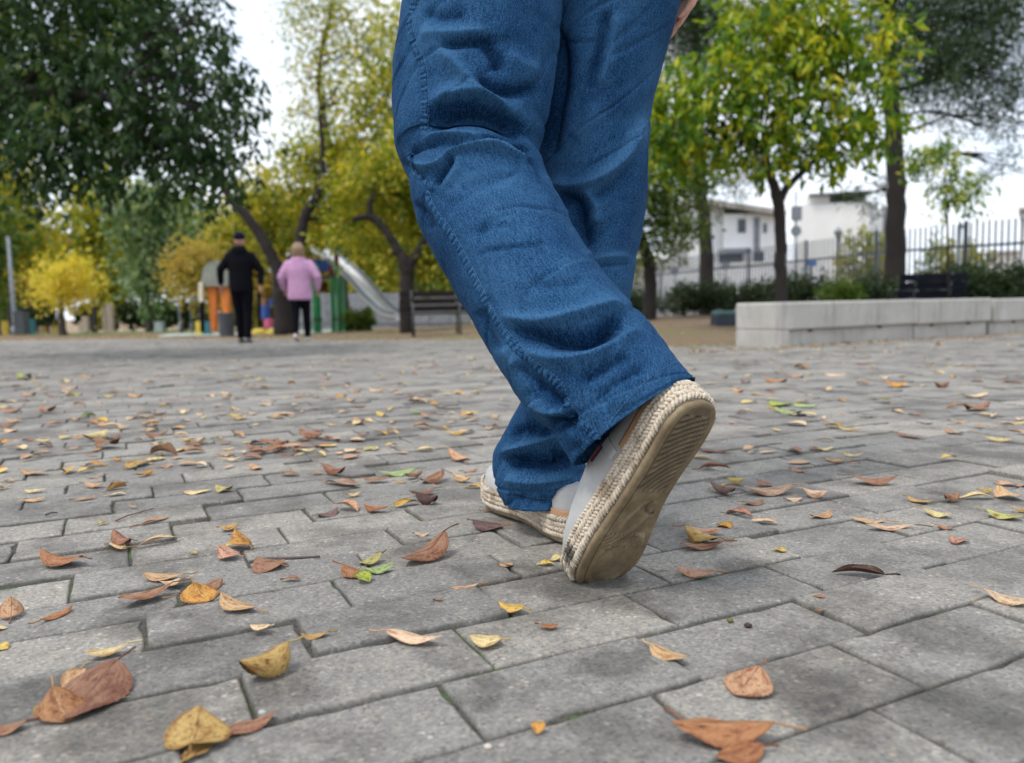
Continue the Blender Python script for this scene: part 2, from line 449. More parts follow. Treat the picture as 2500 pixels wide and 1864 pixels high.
def earth_mat():
    m = NT('earth'); p = m.pos(); n2 = m.noise(p, .4, 5, .65)
    m.col(m.ramp(n2, [(.3, (.20, .13, .07)), (.7, (.33, .24, .14))])); m.rough(.95); return m.m
earth = sheet(-900, 900, -60, 1400, 90, 120, lambda x, y: gz(y) - .30 - .0 * x, earth_mat(), 'ground', yp=2.2)
tag(earth, kind='structure', label='bare earth of the park reaching to the horizon')
def gh(x, y):
    """ground height anywhere"""
    return float(np.where(y > edge_y(x), lawn_h(np.float64(x), np.float64(y)), zpave(np.float64(x), np.float64(y))))
# ---------------------------------------------------------------- the walking person in the foreground
def denim_mat():
    m = NT('blue denim'); uv = m.uv()
    warp = m.noise(m.mapv(uv, (640, 60, 1)), 1.0, 3, .6)           # slubby warp streaks
    fine = m.noise(m.mapv(uv, (1500, 1000, 1)), 1.0, 2, .6)
    tw = m.n('TexWave', Scale=1.0, Distortion=3.0, Detail=2.0); tw.inputs['Detail Scale'].default_value = 1.2
    m.l(m.mapv(uv, (300, 190, 1), (0, 0, .5)), tw.inputs['Vector'])
    blot = m.noise(m.mapv(uv, (9, 6, 1)), 1.0, 4, .6)
    mid = m.noise(m.mapv(uv, (520, 300, 1)), 1.0, 3, .6)
    g = m.math('ADD', m.math('MULTIPLY', warp, .24), m.math('MULTIPLY', fine, .46))
    g = m.math('ADD', g, m.math('MULTIPLY', tw.outputs['Fac'], .10))
    g = m.math('ADD', g, m.math('MULTIPLY', mid, .34))
    g = m.math('ADD', g, m.math('MULTIPLY', m.math('SUBTRACT', blot, .5), .30))
    g = m.math('ADD', g, m.math('MULTIPLY', m.attr('cloth_tone'), .05))
    c = m.ramp(g, [(.39, (.0006, .0050, .019)), (.475, (.0034, .022, .068)), (.55, (.0095, .047, .122)), (.67, (.046, .128, .245))])
    m.col(c); m.rough(.9)
    m.b.inputs['Specular IOR Level'].default_value = .08
    m.bump(m.math('ADD', fine, m.math('ADD', m.math('MULTIPLY', warp, .7), mid)), .35, .0009)
    return m.m
M_DENIM = denim_mat()
M_THREAD = simple('blue thread', (.12, .21, .33), .9, spec=.1)
M_SKIN = simple('skin', (.50, .25, .17), .5, .12, 30, bump=.2, bscale=150)

def Z2(x, y): return 850 + x / 2.36, y / 2.36                  # reading frames of the photograph
def Z5(x, y): return 900 + x / 1.9433, 600 + y / 1.9433
def D2(x, y): return x * K, y * K

class Folds:
    def __init__(s): s.items = []
    def add(s, fr, pts, amp, w):
        P = np.array([fr(*p) for p in pts]); sc = {Z2: 2.36, Z5: 1.9433, D2: 1 / K}[fr]
        s.items.append((crom(P, 40) if len(P) > 2 else np.linspace(P[0], P[1], 40), amp * .001, w / sc))
    def ev(s, q):
        out = np.zeros(len(q))
        for P, amp, w in s.items:
            lo = P.min(0) - 3.2 * w; hi = P.max(0) + 3.2 * w
            m = ((q > lo) & (q < hi)).all(1)
            if not m.any(): continue
            d2 = ((q[m][:, None, :] - P[None]) ** 2).sum(-1)
            j = d2.argmin(1); dd = d2[np.arange(len(j)), j]
            t = j / (len(P) - 1); taper = np.clip(np.minimum(t, 1 - t) * 5 + .15, 0, 1)
            ww = w * (.85 if amp < 0 else .95); out[m] += amp * taper * (.5 * np.exp(-dd / (2 * ww * ww)) + .5 * np.exp(-np.sqrt(dd + (.12 * ww) ** 2) / (.62 * ww)))
        return out
def vnoise(x, y, seed):
    r = np.random.default_rng(seed); out = 0
    for i in range(7):
        a = r.uniform(0, 6.28); k = r.uniform(.6, 1.4)
        out = out + np.sin(k * (x * math.cos(a) + y * math.sin(a)) + r.uniform(0, 6.28))
    return out / 7

def trouser_leg(pairs, thick, folds, seed, nr=420, ns=260, inner_from=None):
    """pairs: (Lx,Ly,dL, Rx,Ry,dR) silhouettes in the 2216 view with depths"""
    PL_, PR_ = [], []
    for a in pairs:
        PL_.append(at2(a[0], a[1], a[2])); PR_.append(at2(a[3], a[4], a[5]))
    A_ = crom(PL_, nr); B_ = crom(PR_, nr); th_ = crom(np.array(thick)[:, None], nr)[:, 0]
    C = (A_ + B_) / 2; H = (B_ - A_) / 2
    T = np.gradient(C, axis=0)
    k = 25; ker = np.ones(k) / k
    T = np.stack([np.convolve(np.pad(T[:, i], k // 2, 'edge'), ker, 'valid') for i in range(3)], -1)
    T /= np.linalg.norm(T, axis=1)[:, None]
    B = np.cross(H, T); B /= np.linalg.norm(B, axis=1)[:, None]          # towards or away from the camera
    sgn = np.sign((B @ FW)); B *= -sgn[:, None]                         # towards the camera
    ph = np.linspace(0, 2 * np.pi, ns, endpoint=False)
    cs, sn = np.cos(ph), np.sin(ph)
    p = 2.25
    a = np.sign(cs) * np.abs(cs) ** (2 / p); b = np.sign(sn) * np.abs(sn) ** (2 / p)
    V = C[:, None] + H[:, None] * a[None, :, None] + (B * th_[:, None])[:, None] * b[None, :, None]
    Nn = H[:, None] / np.linalg.norm(H, axis=1)[:, None, None] * cs[None, :, None] + B[:, None] * sn[None, :, None]
    Vf = V.reshape(-1, 3); Nf = Nn.reshape(-1, 3)
    q = project(Vf)[:, :2]
    face = np.clip(sn[None, :] * 2.2 + .25, 0, 1) * np.ones((nr, 1))
    disp = folds.ev(q) * face.ravel()
    L_ = np.concatenate([[0], np.cumsum(np.linalg.norm(np.diff(C, axis=0), axis=1))])
    hw = np.linalg.norm(H, axis=1)
    uu = (ph[None, :] * hw[:, None] * .97); vv = L_[:, None] * np.ones((1, ns))
    wob = .0012 * vnoise(uu * 34, vv * 60, seed) + .0012 * vnoise(uu * 90, vv * 130, seed + 1) + .0006 * vnoise(uu * 220, vv * 300, seed + 2)
    back = np.clip(-sn[None, :], 0, 1) * .006 * vnoise(uu * 30, vv * 55, seed + 3)
    sb = (L_[-1] - L_)[:, None]                                       # distance from the hem
    hemz = np.where(sb < .022, .0011, 0) - .0016 * np.exp(-((sb - .0235) / .0022) ** 2) + .0010 * np.exp(-((sb - .002) / .0022) ** 2) + np.where(sb < .03, .0007 * np.sin(uu * 420 + 40 * sb), 0)
    crease = np.abs(vnoise(uu * 26 + 3 * vv, vv * 48 - 14 * uu, seed + 5)); crease = -.0030 * np.clip(1 - crease / .09, 0, 1)
    dtot = disp + (wob + back + hemz + crease).ravel()
    Vf = Vf + Nf * dtot[:, None]
    i = np.arange(nr * ns).reshape(nr, ns)
    Fq = np.stack([i[:-1], np.roll(i, -1, 1)[:-1], np.roll(i, -1, 1)[1:], i[1:]], -1).reshape(-1, 4)
    uv = np.stack([uu.ravel(), vv.ravel()], -1)
    cloth_tone = np.clip(disp / .006, -1, 1)  # lighter on fold ridges, darker in valleys
    return Vf, Fq, uv, cloth_tone, (A_, B_, C, T, H, B, th_)

# left leg: bent, swinging back towards the camera
LP = [(872, -190, 1.20, 1240, -190, 1.22), (876, -60, 1.185, 1222, -60, 1.205), (868, 40, 1.175, 1215, 40, 1.19), (852, 130, 1.165, 1207, 120, 1.18),
      (849, 200, 1.16, 1196, 200, 1.17), (853, 270, 1.16, 1181, 272, 1.16), (858, 322, 1.16, 1166, 326, 1.155),
      (868, 350, 1.155, 1168, 350, 1.15), (884, 384, 1.145, 1180, 380, 1.14), (890, 430, 1.13, 1200, 425, 1.125), (905, 478, 1.115, 1222, 470, 1.11),
      (935, 540, 1.09, 1247, 515, 1.085), (975, 612, 1.065, 1287, 582, 1.055), (1020, 692, 1.04, 1338, 645, 1.025), (1060, 762, 1.02, 1388, 693, 1.0),
      (1092, 815, 1.005, 1428, 735, .975), (1125, 866, .995, 1458, 768, .955), (1168, 912, .99, 1480, 795, .935), (1215, 950, .985, 1491, 812, .918), (1258, 1006, .98, 1494, 820, .91)]
LT = [.105, .10, .098, .096, .095, .095, .098, .098, .096, .094, .092, .09, .088, .086, .085, .083, .08, .078, .074, .07]
fl = Folds()
fl.add(Z2, [(450, 700), (600, 645), (760, 645), (900, 690), (1015, 765)], -38.7, 52)
fl.add(Z2, [(430, 800), (560, 790), (720, 800), (860, 830), (1010, 850)], 13.7, 26)
fl.add(Z2, [(470, 600), (620, 545), (760, 560), (900, 635), (1050, 740)], 18.2, 40)
fl.add(Z2, [(540, 262), (660, 245), (760, 240), (830, 232)], -15.9, 26)
fl.add(Z2, [(800, 245), (845, 320), (885, 400)], -18.2, 36)
fl.add(Z2, [(520, 280), (610, 380), (700, 480), (800, 575), (900, 630)], 15.9, 34)
fl.add(Z2, [(750, 445), (830, 520), (950, 530), (1090, 505)], -18.2, 32)
fl.add(Z2, [(420, 60), (550, 105), (680, 80)], -7.8, 36)
fl.add(Z2, [(410, 200), (600, 195), (800, 185)], 7.8, 34)
fl.add(Z2, [(900, 300), (1000, 380), (1110, 420)], 7.8, 50)
fl.add(Z2, [(700, 815), (830, 795), (960, 835), (1060, 890)], -15.9, 17)
fl.add(Z2, [(350, 900), (430, 850), (560, 815), (660, 830)], -7.8, 16)
fl.add(Z2, [(340, 880), (420, 960), (520, 955), (590, 890), (700, 850), (820, 848), (940, 880), (1070, 905)], 13.7, 15)
fl.add(Z2, [(600, 905), (560, 965), (495, 1065)], -13.7, 18)
fl.add(Z2, [(640, 905), (625, 985), (560, 1080)], 6.2, 20)
fl.add(Z2, [(300, 935), (360, 970), (440, 1050)], -7.8, 18)
fl.add(Z2, [(640, 1095), (740, 1060), (920, 1005)], -4.9, 26)
fl.add(Z2, [(830, 1235), (930, 1195), (1060, 1192), (1190, 1235)], -3.7, 8)
fl.add(Z2, [(820, 1260), (930, 1220), (1060, 1215), (1200, 1260)], 3.1, 12)
fl.add(Z2, [(720, 1345), (850, 1300), (970, 1300)], -4.7, 20)
fl.add(Z2, [(740, 1455), (870, 1435), (1000, 1420), (1160, 1398)], -5.4, 13)
fl.add(Z2, [(1040, 900), (1100, 960), (1130, 1030)], -7.8, 22)
fl.add(Z2, [(370, 1170), (440, 1240), (470, 1330)], -7.8, 30)
fl.add(Z5, [(680, 405), (800, 415), (900, 445), (1020, 450), (1130, 410), (1195, 335)], -31.9, 38)
fl.add(Z5, [(640, 335), (760, 365), (880, 365), (1000, 335), (1120, 300), (1200, 280)], 18.2, 32)
fl.add(Z5, [(740, 500), (900, 545), (1050, 525), (1180, 455), (1270, 395)], 15.9, 36)
fl.add(Z5, [(1010, 650), (1120, 585), (1240, 520)], -7.8, 26)
fl.add(Z5, [(690, 560), (760, 640), (860, 715), (920, 765)], -13.7, 34)
fl.add(Z5, [(640, 480), (700, 590), (780, 690)], 7.8, 32)
fl.add(Z5, [(850, 855), (920, 835), (985, 830)], -31.9, 28)
fl.add(Z5, [(780, 740), (850, 790), (940, 800)], 13.7, 26)
fl.add(Z5, [(1080, 730), (1180, 650), (1310, 585)], -6.2, 26)
fl.add(Z5, [(520, 300), (560, 400), (610, 500)], -6.2, 28)
fl.add(Z5, [(780, 180), (900, 190), (1020, 170)], -4.7, 22)
fl.add(Z5, [(900, 110), (1020, 60), (1060, 30)], 4.7, 26)
fl.add(Z5, [(980, 930), (1030, 1000), (1090, 960)], -4.7, 24)
Vl, Fl_, UVl, Wl, Gl = trouser_leg(LP, LT, fl, 11)

# right leg: standing, foot planted ahead to the left
RP = [(1150, -190, 1.25, 1500, -190, 1.27), (1165, -60, 1.255, 1480, -60, 1.27), (1178, 40, 1.26, 1463, 25, 1.275), (1172, 150, 1.27, 1440, 112, 1.28), (1160, 250, 1.275, 1416, 200, 1.285),
      (1152, 320, 1.28, 1403, 262, 1.29), (1155, 385, 1.285, 1401, 340, 1.29), (1165, 450, 1.285, 1398, 420, 1.29), (1172, 520, 1.285, 1388, 500, 1.29), (1170, 580, 1.285, 1373, 580, 1.285),
      (1165, 640, 1.28, 1363, 642, 1.28), (1158, 705, 1.275, 1348, 708, 1.275), (1150, 780, 1.265, 1325, 780, 1.265), (1138, 850, 1.255, 1300, 850, 1.25), (1106, 925, 1.25, 1276, 912, 1.23),
      (1080, 985, 1.25, 1260, 972, 1.215), (1077, 1010, 1.25, 1263, 1008, 1.205), (1083, 1034, 1.25, 1265, 1038, 1.20), (1098, 1058, 1.25, 1266, 1064, 1.195), (1116, 1074, 1.25, 1267, 1086, 1.19)]
RTk = [.105, .10, .098, .095, .092, .09, .088, .087, .086, .085, .085, .084, .083, .083, .083, .083, .083, .082, .08, .078]
fr_ = Folds()
fr_.add(Z2, [(1215, 180), (1225, 450), (1190, 700), (1160, 900)], -20.5, 42)
fr_.add(Z2, [(1500, 60), (1450, 300), (1385, 520)], -13.7, 34)
fr_.add(Z2, [(1560, 60), (1510, 300), (1440, 520)], 6.2, 36)
fr_.add(Z2, [(1700, 680), (1620, 880), (1480, 1015), (1300, 1080), (1160, 1055)], 20.5, 34)
fr_.add(Z2, [(1210, 1110), (1320, 1170), (1350, 1290), (1385, 1420)], -22.8, 42)
fr_.add(Z2, [(1690, 800), (1600, 980), (1480, 1100), (1400, 1150)], -7.8, 28)
fr_.add(Z2, [(1350, 1110), (1420, 1180), (1420, 1300)], 7.8, 30)
fr_.add(Z2, [(1400, 1545), (1500, 1530), (1620, 1525)], -4.7, 10)
fr_.add(Z2, [(1380, 1500), (1500, 1480), (1630, 1480)], 4.7, 18)
fr_.add(Z2, [(1200, 240), (1300, 245), (1440, 235)], -3.9, 8)
fr_.add(Z2, [(1300, 800), (1380, 720), (1440, 600)], 6.2, 40)
fr_.add(Z5, [(630, 985), (730, 965), (850, 930), (970, 880)], 20.5, 20)
fr_.add(Z5, [(640, 1020), (760, 1025), (870, 1035), (970, 990)], -29.6, 32)
fr_.add(Z5, [(670, 900), (760, 870), (880, 890)], -15.9, 26)
fr_.add(Z5, [(740, 800), (745, 880), (730, 950)], 4.7, 9)
fr_.add(Z5, [(640, 1110), (800, 1125), (990, 1100)], 13.7, 34)
fr_.add(Z5, [(860, 960), (920, 1010), (1000, 1030)], -7.8, 16)
fr_.add(Z5, [(670, 1180), (800, 1210), (1010, 1195)], -4.7, 14)
Vr, Fr_, UVr, Wr, Gr = trouser_leg(RP, RTk, fr_, 23)

person = empty('person', on_ground(.05, 1.15), label='person in blue jeans and canvas espadrilles walking away, one heel lifted', cat='person')
loc0 = Vector(person.location)
def P_(o):
    o.parent = person; o.matrix_parent_inverse = Matrix.Translation(-loc0); return o
nl = len(Vl)
V = np.concatenate([Vl, Vr]); F4 = np.concatenate([Fl_, Fr_ + nl])
jeans = P_(obj_np('jeans', V, F4, M_DENIM, uv=np.concatenate([UVl, UVr + np.array([3.0, 0])]), attrs={'cloth_tone': np.concatenate([Wl, Wr])}))
sol = jeans.modifiers.new('cloth thickness', 'SOLIDIFY'); sol.thickness = .0016; sol.offset = -1
jeans['label'] = 'loose mid-blue jeans with a thick outer seam'
bvh_l = BVHTree.FromPolygons([tuple(p) for p in Vl], [tuple(f) for f in Fl_])
bvh_r = BVHTree.FromPolygons([tuple(p) for p in Vr], [tuple(f) for f in Fr_])
def cast(bvh, px, py):
    r = Vector(ray(px, py)).normalized(); hit = bvh.ray_cast(Vector(CAM), r)
    return (hit[0], hit[1] if hit[1].dot(r) < 0 else -hit[1]) if hit[0] else None
def surf_line(bvh, pts, step=2.0):
    P = crom(np.array(pts), 600); d = np.concatenate([[0], np.cumsum(np.linalg.norm(np.diff(P, axis=0), axis=1))])
    n = int(d[-1] / step); t = np.linspace(0, d[-1], n)
    out = []
    for x, y in np.stack([np.interp(t, d, P[:, 0]), np.interp(t, d, P[:, 1])], -1):
        h = cast(bvh, x, y)
        if h: out.append(h)
    return out
def seam_strip(name, line, width, height, mat, pucker=0.0, side=1):
    """raised felled seam lying on the cloth"""
    V, F = [], []; prof = [(-.5, -.1), (-.46, .8), (-.2, 1), (.2, 1), (.46, .8), (.5, -.1)]
    n = len(line); m = len(prof); s = 0
    for i, (p, nr_) in enumerate(line):
        t = (line[min(i + 2, n - 1)][0] - line[max(i - 2, 0)][0]).normalized(); x = t.cross(nr_).normalized()
        if i: s += (p - line[i - 1][0]).length
        k = 1 + pucker * math.sin(s / .0062 * 2 * math.pi) + pucker * .5 * math.sin(s / .017 * 2 * math.pi)
        for a, b in prof: V.append(p + x * a * width + nr_ * (b * height * (k if b > 0 else 1)))
    for i in range(n - 1):
        for j in range(m - 1): F.append((i * m + j, i * m + j + 1, (i + 1) * m + j + 1, (i + 1) * m + j))
    uv = [((i % m) / (m - 1) * width * 1.0 + 5, i // m * .0012) for i in range(len(V))]
    return P_(obj_np(name, np.array([tuple(v) for v in V]), np.array(F), mat, uv=np.array(uv), attrs={'cloth_tone': np.array([.9 * math.sin(i // m * .8) for i in range(len(V))])}))  # lighter and darker tone alternates along the seam
def stitches(name, line, off, mat, pitch=.0034, ln=.0024, r=.0003, lift=.0005):
    mb = MB(); acc = 0; last = line[0][0]; n = len(line)
    for i in range(1, n - 1):
        p, nr_ = line[i]; acc += (p - last).length; last = p
        if acc < pitch: continue
        acc = 0
        t = (line[i + 1][0] - line[i - 1][0]).normalized(); x = t.cross(nr_).normalized()
        c = p + x * off + nr_ * lift
        mb.tube([c - t * ln / 2 - nr_ * .0004, c, c + t * ln / 2 - nr_ * .0004], r, 5)
    o = P_(mb.build(name, mat, smooth=True)); o['kind'] = 'stuff'; return o
sl1 = surf_line(bvh_l, [Z2(*p) for p in [(392, -80), (375, 30), (352, 140), (380, 270), (425, 380), (438, 500), (440, 620), (434, 780)]])
sl2 = surf_line(bvh_l, [Z2(*p) for p in [(352, 880), (385, 985), (470, 1075), (462, 1150), (520, 1255), (600, 1370)]] +
                [Z5(*p) for p in [(480, 115), (555, 262), (625, 390), (705, 490), (800, 578), (890, 650), (933, 720), (952, 790), (1035, 868), (1122, 962)]])
for ln_ in (sl1, sl2):
    if len(ln_) > 10:
        seam_strip('seam', ln_, .0105, .0011, M_DENIM, .55)
        stitches('stitching', ln_, -.0062, M_THREAD)
hl = surf_line(bvh_l, [Z5(*p) for p in [(985, 905), (1030, 965), (1100, 905), (1180, 790), (1270, 690), (1370, 600), (1475, 545)]])
if len(hl) > 10: stitches('hem_stitching', hl, 0, M_THREAD, lift=.0008)
hr = surf_line(bvh_r, [Z5(*p) for p in [(690, 1165), (780, 1195), (900, 1200), (1020, 1190)]])
if len(hr) > 10: stitches('hem_stitching', hr, 0, M_THREAD)

# ---- shoes -------------------------------------------------------------------
def rope_mat(stain=False):
    m = NT('jute rope'); p = m.objc(); n = m.noise(p, 420, 4, .7); n1 = m.noise(p, 38, 3)
    c = m.ramp(n, [(.3, (.33, .26, .18)), (.5, (.60, .51, .40)), (.7, (.76, .68, .56))])
    c = m.mix(m.ramp(n1, [(.5, 0), (.66, .75)]), c, (.23, .165, .10))
    dv = m.n('VectorMath', operation='DISTANCE'); m.l(m.mapv(p, (1, .55, .8)), dv.inputs[0]); dv.inputs[1].default_value = (-.047, .246 * .55, .026 * .8)
    sm = m.math('ADD', dv.outputs['Value'], m.math('MULTIPLY', m.math('SUBTRACT', m.noise(p, 120, 3), .5), .012))
    if stain: c = m.mix(m.ramp(sm, [(.006, .95), (.0125, 0)]), c, (.02, .018, .016))
    m.col(c); m.rough(.95); m.bump(n, .6, .001); return m.m
def rubber_mat():
    m = NT('tan rubber outsole'); p = m.objc(); n = m.noise(p, 30, 5, .65); n2 = m.noise(p, 300, 3)
    c = m.ramp(n, [(.3, (.12, .084, .045)), (.5, (.205, .15, .083)), (.68, (.30, .235, .14))])
    c = m.mix(m.ramp(n2, [(.55, 0), (.75, .6)]), c, (.16, .12, .07))
    c = m.mix(m.math('MULTIPLY', m.attr('groove_shade_dirt'), m.ramp(n, [(.3, .95), (.75, .5)])), c, (.075, .058, .038))  # tread grooves painted darker like occlusion shade, plus dirt on the heel
    m.col(c); m.rough(.75); m.bump(n2, .35, .0008); return m.m
def canvas_mat():
    m = NT('grey canvas'); p = m.objc()
    h = m.math('ADD', m.noise(m.mapv(p, (1500, 200, 200)), 1, 2), m.noise(m.mapv(p, (200, 1500, 1500)), 1, 2)); n = m.noise(p, 60, 4)
    c = m.mix(.5, m.ramp(h, [(.2, (.22, .215, .21)), (.9, (.48, .47, .455))]), m.ramp(n, [(.3, (.33, .325, .32)), (.7, (.47, .46, .445))]))
    m.col(c); m.rough(.9); m.bump(h, .3, .0006); return m.m
M_ROPE_C, M_ROPE_S, M_RUBBER, M_CANVAS = rope_mat(), rope_mat(True), rubber_mat(), canvas_mat()
M_TAN = simple('tan leather', (.52, .29, .15), .55, .12, 40, bump=.15, bscale=300)
M_NAVY = simple('navy label', (.012, .015, .03), .6)
M_RED = simple('red label line', (.35, .02, .03), .6)
M_SMUDGE = simple('dark smudge', (.02, .018, .016), .8)
SL = .298
# half widths of the outline, local: y heel->toe, (y, left x, right x) for a LEFT shoe (left = outer side)
OUT = np.array([(0, -.004, .004), (.004, -.018, .018), (.012, -.027, .027), (.03, -.0345, .034), (.06, -.0365, .0345), (.10, -.0375, .0295), (.14, -.041, .0285),
                (.18, -.046, .034), (.215, -.0485, .0405), (.245, -.0455, .0425), (.268, -.037, .0375), (.284, -.025, .028), (.294, -.011, .015), (SL, .001, .0035)])
def outline(n, grow=0.0):
    ys = crom(OUT, 90)
    loop = np.concatenate([ys[:, [1, 0]], ys[::-1][:, [2, 0]]])
    d = np.concatenate([[0], np.cumsum(np.linalg.norm(np.diff(np.vstack([loop, loop[:1]]), axis=0), axis=1))])
    t = np.linspace(0, d[-1], n, endpoint=False); lp = np.vstack([loop, loop[:1]])
    P = np.stack([np.interp(t, d, lp[:, 0]), np.interp(t, d, lp[:, 1])], -1)
    T = np.roll(P, -1, 0) - np.roll(P, 1, 0); T /= np.linalg.norm(T, axis=1)[:, None]
    N = np.stack([-T[:, 1], T[:, 0]], -1)                # outward for this direction
    c = P.mean(0)
    if ((P - c) * N).sum() < 0: N = -N
    return P + N * grow, N, T, d[-1]
def build_shoe(name, mirror, label, tread=True):
    root = bpy.data.objects.new(name, None); link(root); root['label'] = label
    M_ROPE = M_ROPE_C if mirror else M_ROPE_S
    def fin(o):
        if mirror:
            for v in o.data.vertices: v.co.x *= -1
            o.data.flip_normals()
        o.parent = root; return o
    toe_up = lambda y: .012 * np.clip((y - .22) / .07, 0, 1) ** 2
    # rubber outsole with bevelled rim
    n = 160; rings = []
    for g, z in ((-.012, .0012), (-.004, .0), (-.0012, .0014), (.0, .004), (-.0004, .0075), (-.002, .0088), (-.02, .0088)):
        P, N, T, _ = outline(n, g); rings.append([Vector((p[0], p[1], z + toe_up(p[1]))) for p in P])
    mb = MB(); mb.loft(rings, cap=False)
    # bottom: grid inside the outline so that the tread can be relief
    gy = np.linspace(.006, SL - .006, 230); gxn = 72; Vg = []; Fg = []; Gd = []
    y2l = lambda y: np.interp(y, crom(OUT, 90)[:, 0], crom(OUT, 90)[:, 1]) + .0105
    y2r = lambda y: np.interp(y, crom(OUT, 90)[:, 0], crom(OUT, 90)[:, 2]) - .0105
    for y in gy:
        a, b = float(y2l(y)), float(y2r(y))
        if b < a: a = b = (a + b) / 2
        for i in range(gxn):
            s = i / (gxn - 1); x = a + (b - a) * s
            z = .0012; ed = min(s, 1 - s) * (b - a)
            k = min(1, ed / .006)
            if .018 < y < .125:                                           # heel: curved concentric ridges
                rr = math.hypot(x - .045, (y - .165) * .9); z += .0020 * k * (1 if math.sin(rr / .0064 * 2 * math.pi) > -.1 else -1)
            elif .14 < y < .19:                                           # arch window with raised lip
                e = ((x + .004 + (y - .165) * .35) / .013) ** 2 + ((y - .165) / .030) ** 2
                z += k * (.0022 * math.exp(-(e - 1) ** 2 * 6) - .0012 * math.exp(-e * 1.5))
                e2 = ((x - .014) / .012) ** 2 + ((y - .148) / .012) ** 2; z -= .003 * math.exp(-(e2 - 1) ** 2 * 8)
            elif y >= .19:
                e = ((x) / .032) ** 2 + ((y - .235) / .05) ** 2
                z += k * (.0032 * math.exp(-(e - 1) ** 2 * 18)) + .0006 * math.sin(x * 1500) * math.sin(y * 1500)
                if .19 < y < .21: z += .0024 * math.sin((x + y) / .006 * 6.28) * k
            Vg.append((x, y, z * -1 + .0014 + float(toe_up(y)))); Gd.append(max(0, min(1, (.0016 - z) / .003)) * .8 + (.45 if y < .12 else 0))
    for j in range(len(gy) - 1):
        for i in range(gxn - 1):
            q = j * gxn + i; Fg.append((q, q + gxn, q + gxn + 1, q + 1))
    fin(mb.build('outsole', M_RUBBER, smooth=True))
    fin(obj_np('tread', np.array(Vg), np.array(Fg), M_RUBBER, attrs={'groove_shade_dirt': np.array(Gd)})); 
    # rope midsole core and braid
    mb = MB(); rings = []
    for g, z in ((-.004, .0088), (.0005, .011), (.0015, .022), (.0005, .036), (-.006, .041)):
        P, N, T, _ = outline(n, g); rings.append([Vector((p[0], p[1], z + toe_up(p[1]))) for p in P])
    mb.loft(rings); fin(mb.build('rope_sole', M_ROPE, smooth=True))
    nb = 138; P, N, T, per = outline(nb, .0015); mb = MB(); r = random.Random(5)
    for row, z0 in enumerate((.0128, .0203, .0278, .0353)):
        for i in range(nb):
            p = Vector((P[i][0], P[i][1], z0 + float(toe_up(P[i][1])) + r.uniform(-.0006, .0006))); t = Vector((T[i][0], T[i][1], 0)); nn = Vector((N[i][0], N[i][1], 0))
            d = (t * .9 + Vector((0, 0, 1)) * (1.0 if row % 2 else -1.0)).normalized(); h = .0060 + r.uniform(-.0007, .0007)
            p += nn * r.uniform(-.0006, .0008)
            mb.tube([p - d * h - nn * .0016, p - d * h * .5 + nn * .0006, p + nn * .0014, p + d * h * .5 + nn * .0006, p + d * h - nn * .0016], [.0010, .0023, .0029, .0023, .0010], 6)
    b = fin(mb.build('rope_braid', M_ROPE, smooth=True)); b['kind'] = 'stuff'
    # canvas upper
    st = [(.006, .020, .034), (.02, .029, .040), (.045, .034, .042), (.08, .034, .046), (.12, .034, .056), (.15, .036, .060), (.18, .040, .052), (.21, .0435, .044), (.24, .0425, .037), (.262, .036, .030), (.280, .027, .022), (.290, .016, .017), (.295, .006, .009)]
    stn = crom(np.array(st), 60); V, F = [], []; na = 34
    cl = crom(OUT, 90)
    for y, w, h in stn:
        xc = (np.interp(y, cl[:, 0], cl[:, 1]) + np.interp(y, cl[:, 0], cl[:, 2])) / 2
        for k in range(na):
            a_ = math.pi * k / (na - 1); c, s_ = math.cos(a_), math.sin(a_)
            V.append((xc + w * math.copysign(abs(c) ** .75, c), y, .038 + float(toe_up(y)) + h * s_ ** .8 * (1 + .012 * math.sin(y * 190 + k))))
    for j in range(len(stn) - 1):
        for k in range(na - 1): q = j * na + k; F.append((q, q + 1, q + na + 1, q + na))
    F = np.array(F); F = [F, np.array([list(range(na))[::-1]])]
    fin(obj_np('upper', np.array(V), F, M_CANVAS))
    def band(nm, y0, y1, h0, h1, grow, mat, sides=(0, 1)):
        """patch of cloth or leather lying on the upper's side wall"""
        V, F = [], []; m2 = 26
        ys = np.linspace(y0, y1, m2)
        for side in sides:
            b0 = len(V)
            for y in ys:
                w = np.interp(y, stn[:, 0], stn[:, 1]); h = np.interp(y, stn[:, 0], stn[:, 2])
                xc = (np.interp(y, cl[:, 0], cl[:, 1]) + np.interp(y, cl[:, 0], cl[:, 2])) / 2
                for f_ in np.linspace(h0, h1, 6):
                    a_ = f_ * math.pi / 2; c, s_ = math.cos(a_), math.sin(a_)
                    V.append((xc + (-1 if side == 0 else 1) * (w + grow) * abs(c) ** .75, y, .038 + h * s_ ** .8 + grow * s_))
            for j in range(m2 - 1):
                for k in range(5): q = b0 + j * 6 + k; F.append((q, q + 1, q + 7, q + 6))
        o = fin(obj_np(nm, np.array(V), np.array(F), mat)); s2 = o.modifiers.new('t', 'SOLIDIFY'); s2.thickness = .0012; s2.offset = 0; return o
    # leather heel counter
    V, F = [], []
    ring = []
    for y in np.concatenate([np.linspace(.095, .006, 30)]):
        w = np.interp(y, stn[:, 0], stn[:, 1]); xc = (np.interp(y, cl[:, 0], cl[:, 1]) + np.interp(y, cl[:, 0], cl[:, 2])) / 2
        ring.append((xc, w, y))
    loopp = [(xc - w - .0012, y) for xc, w, y in ring] + [(ring[-1][0], .0025)] + [(xc + w + .0012, y) for xc, w, y in ring[::-1]]
    for x, y in loopp:
        for z in (.037, .041, .045, .048): V.append((x * (1 - (z - .037) * 1.2), y + (z - .037) * .05, z))
    for j in range(len(loopp) - 1):
        for k in range(3): q = j * 4 + k; F.append((q, q + 1, q + 5, q + 4))
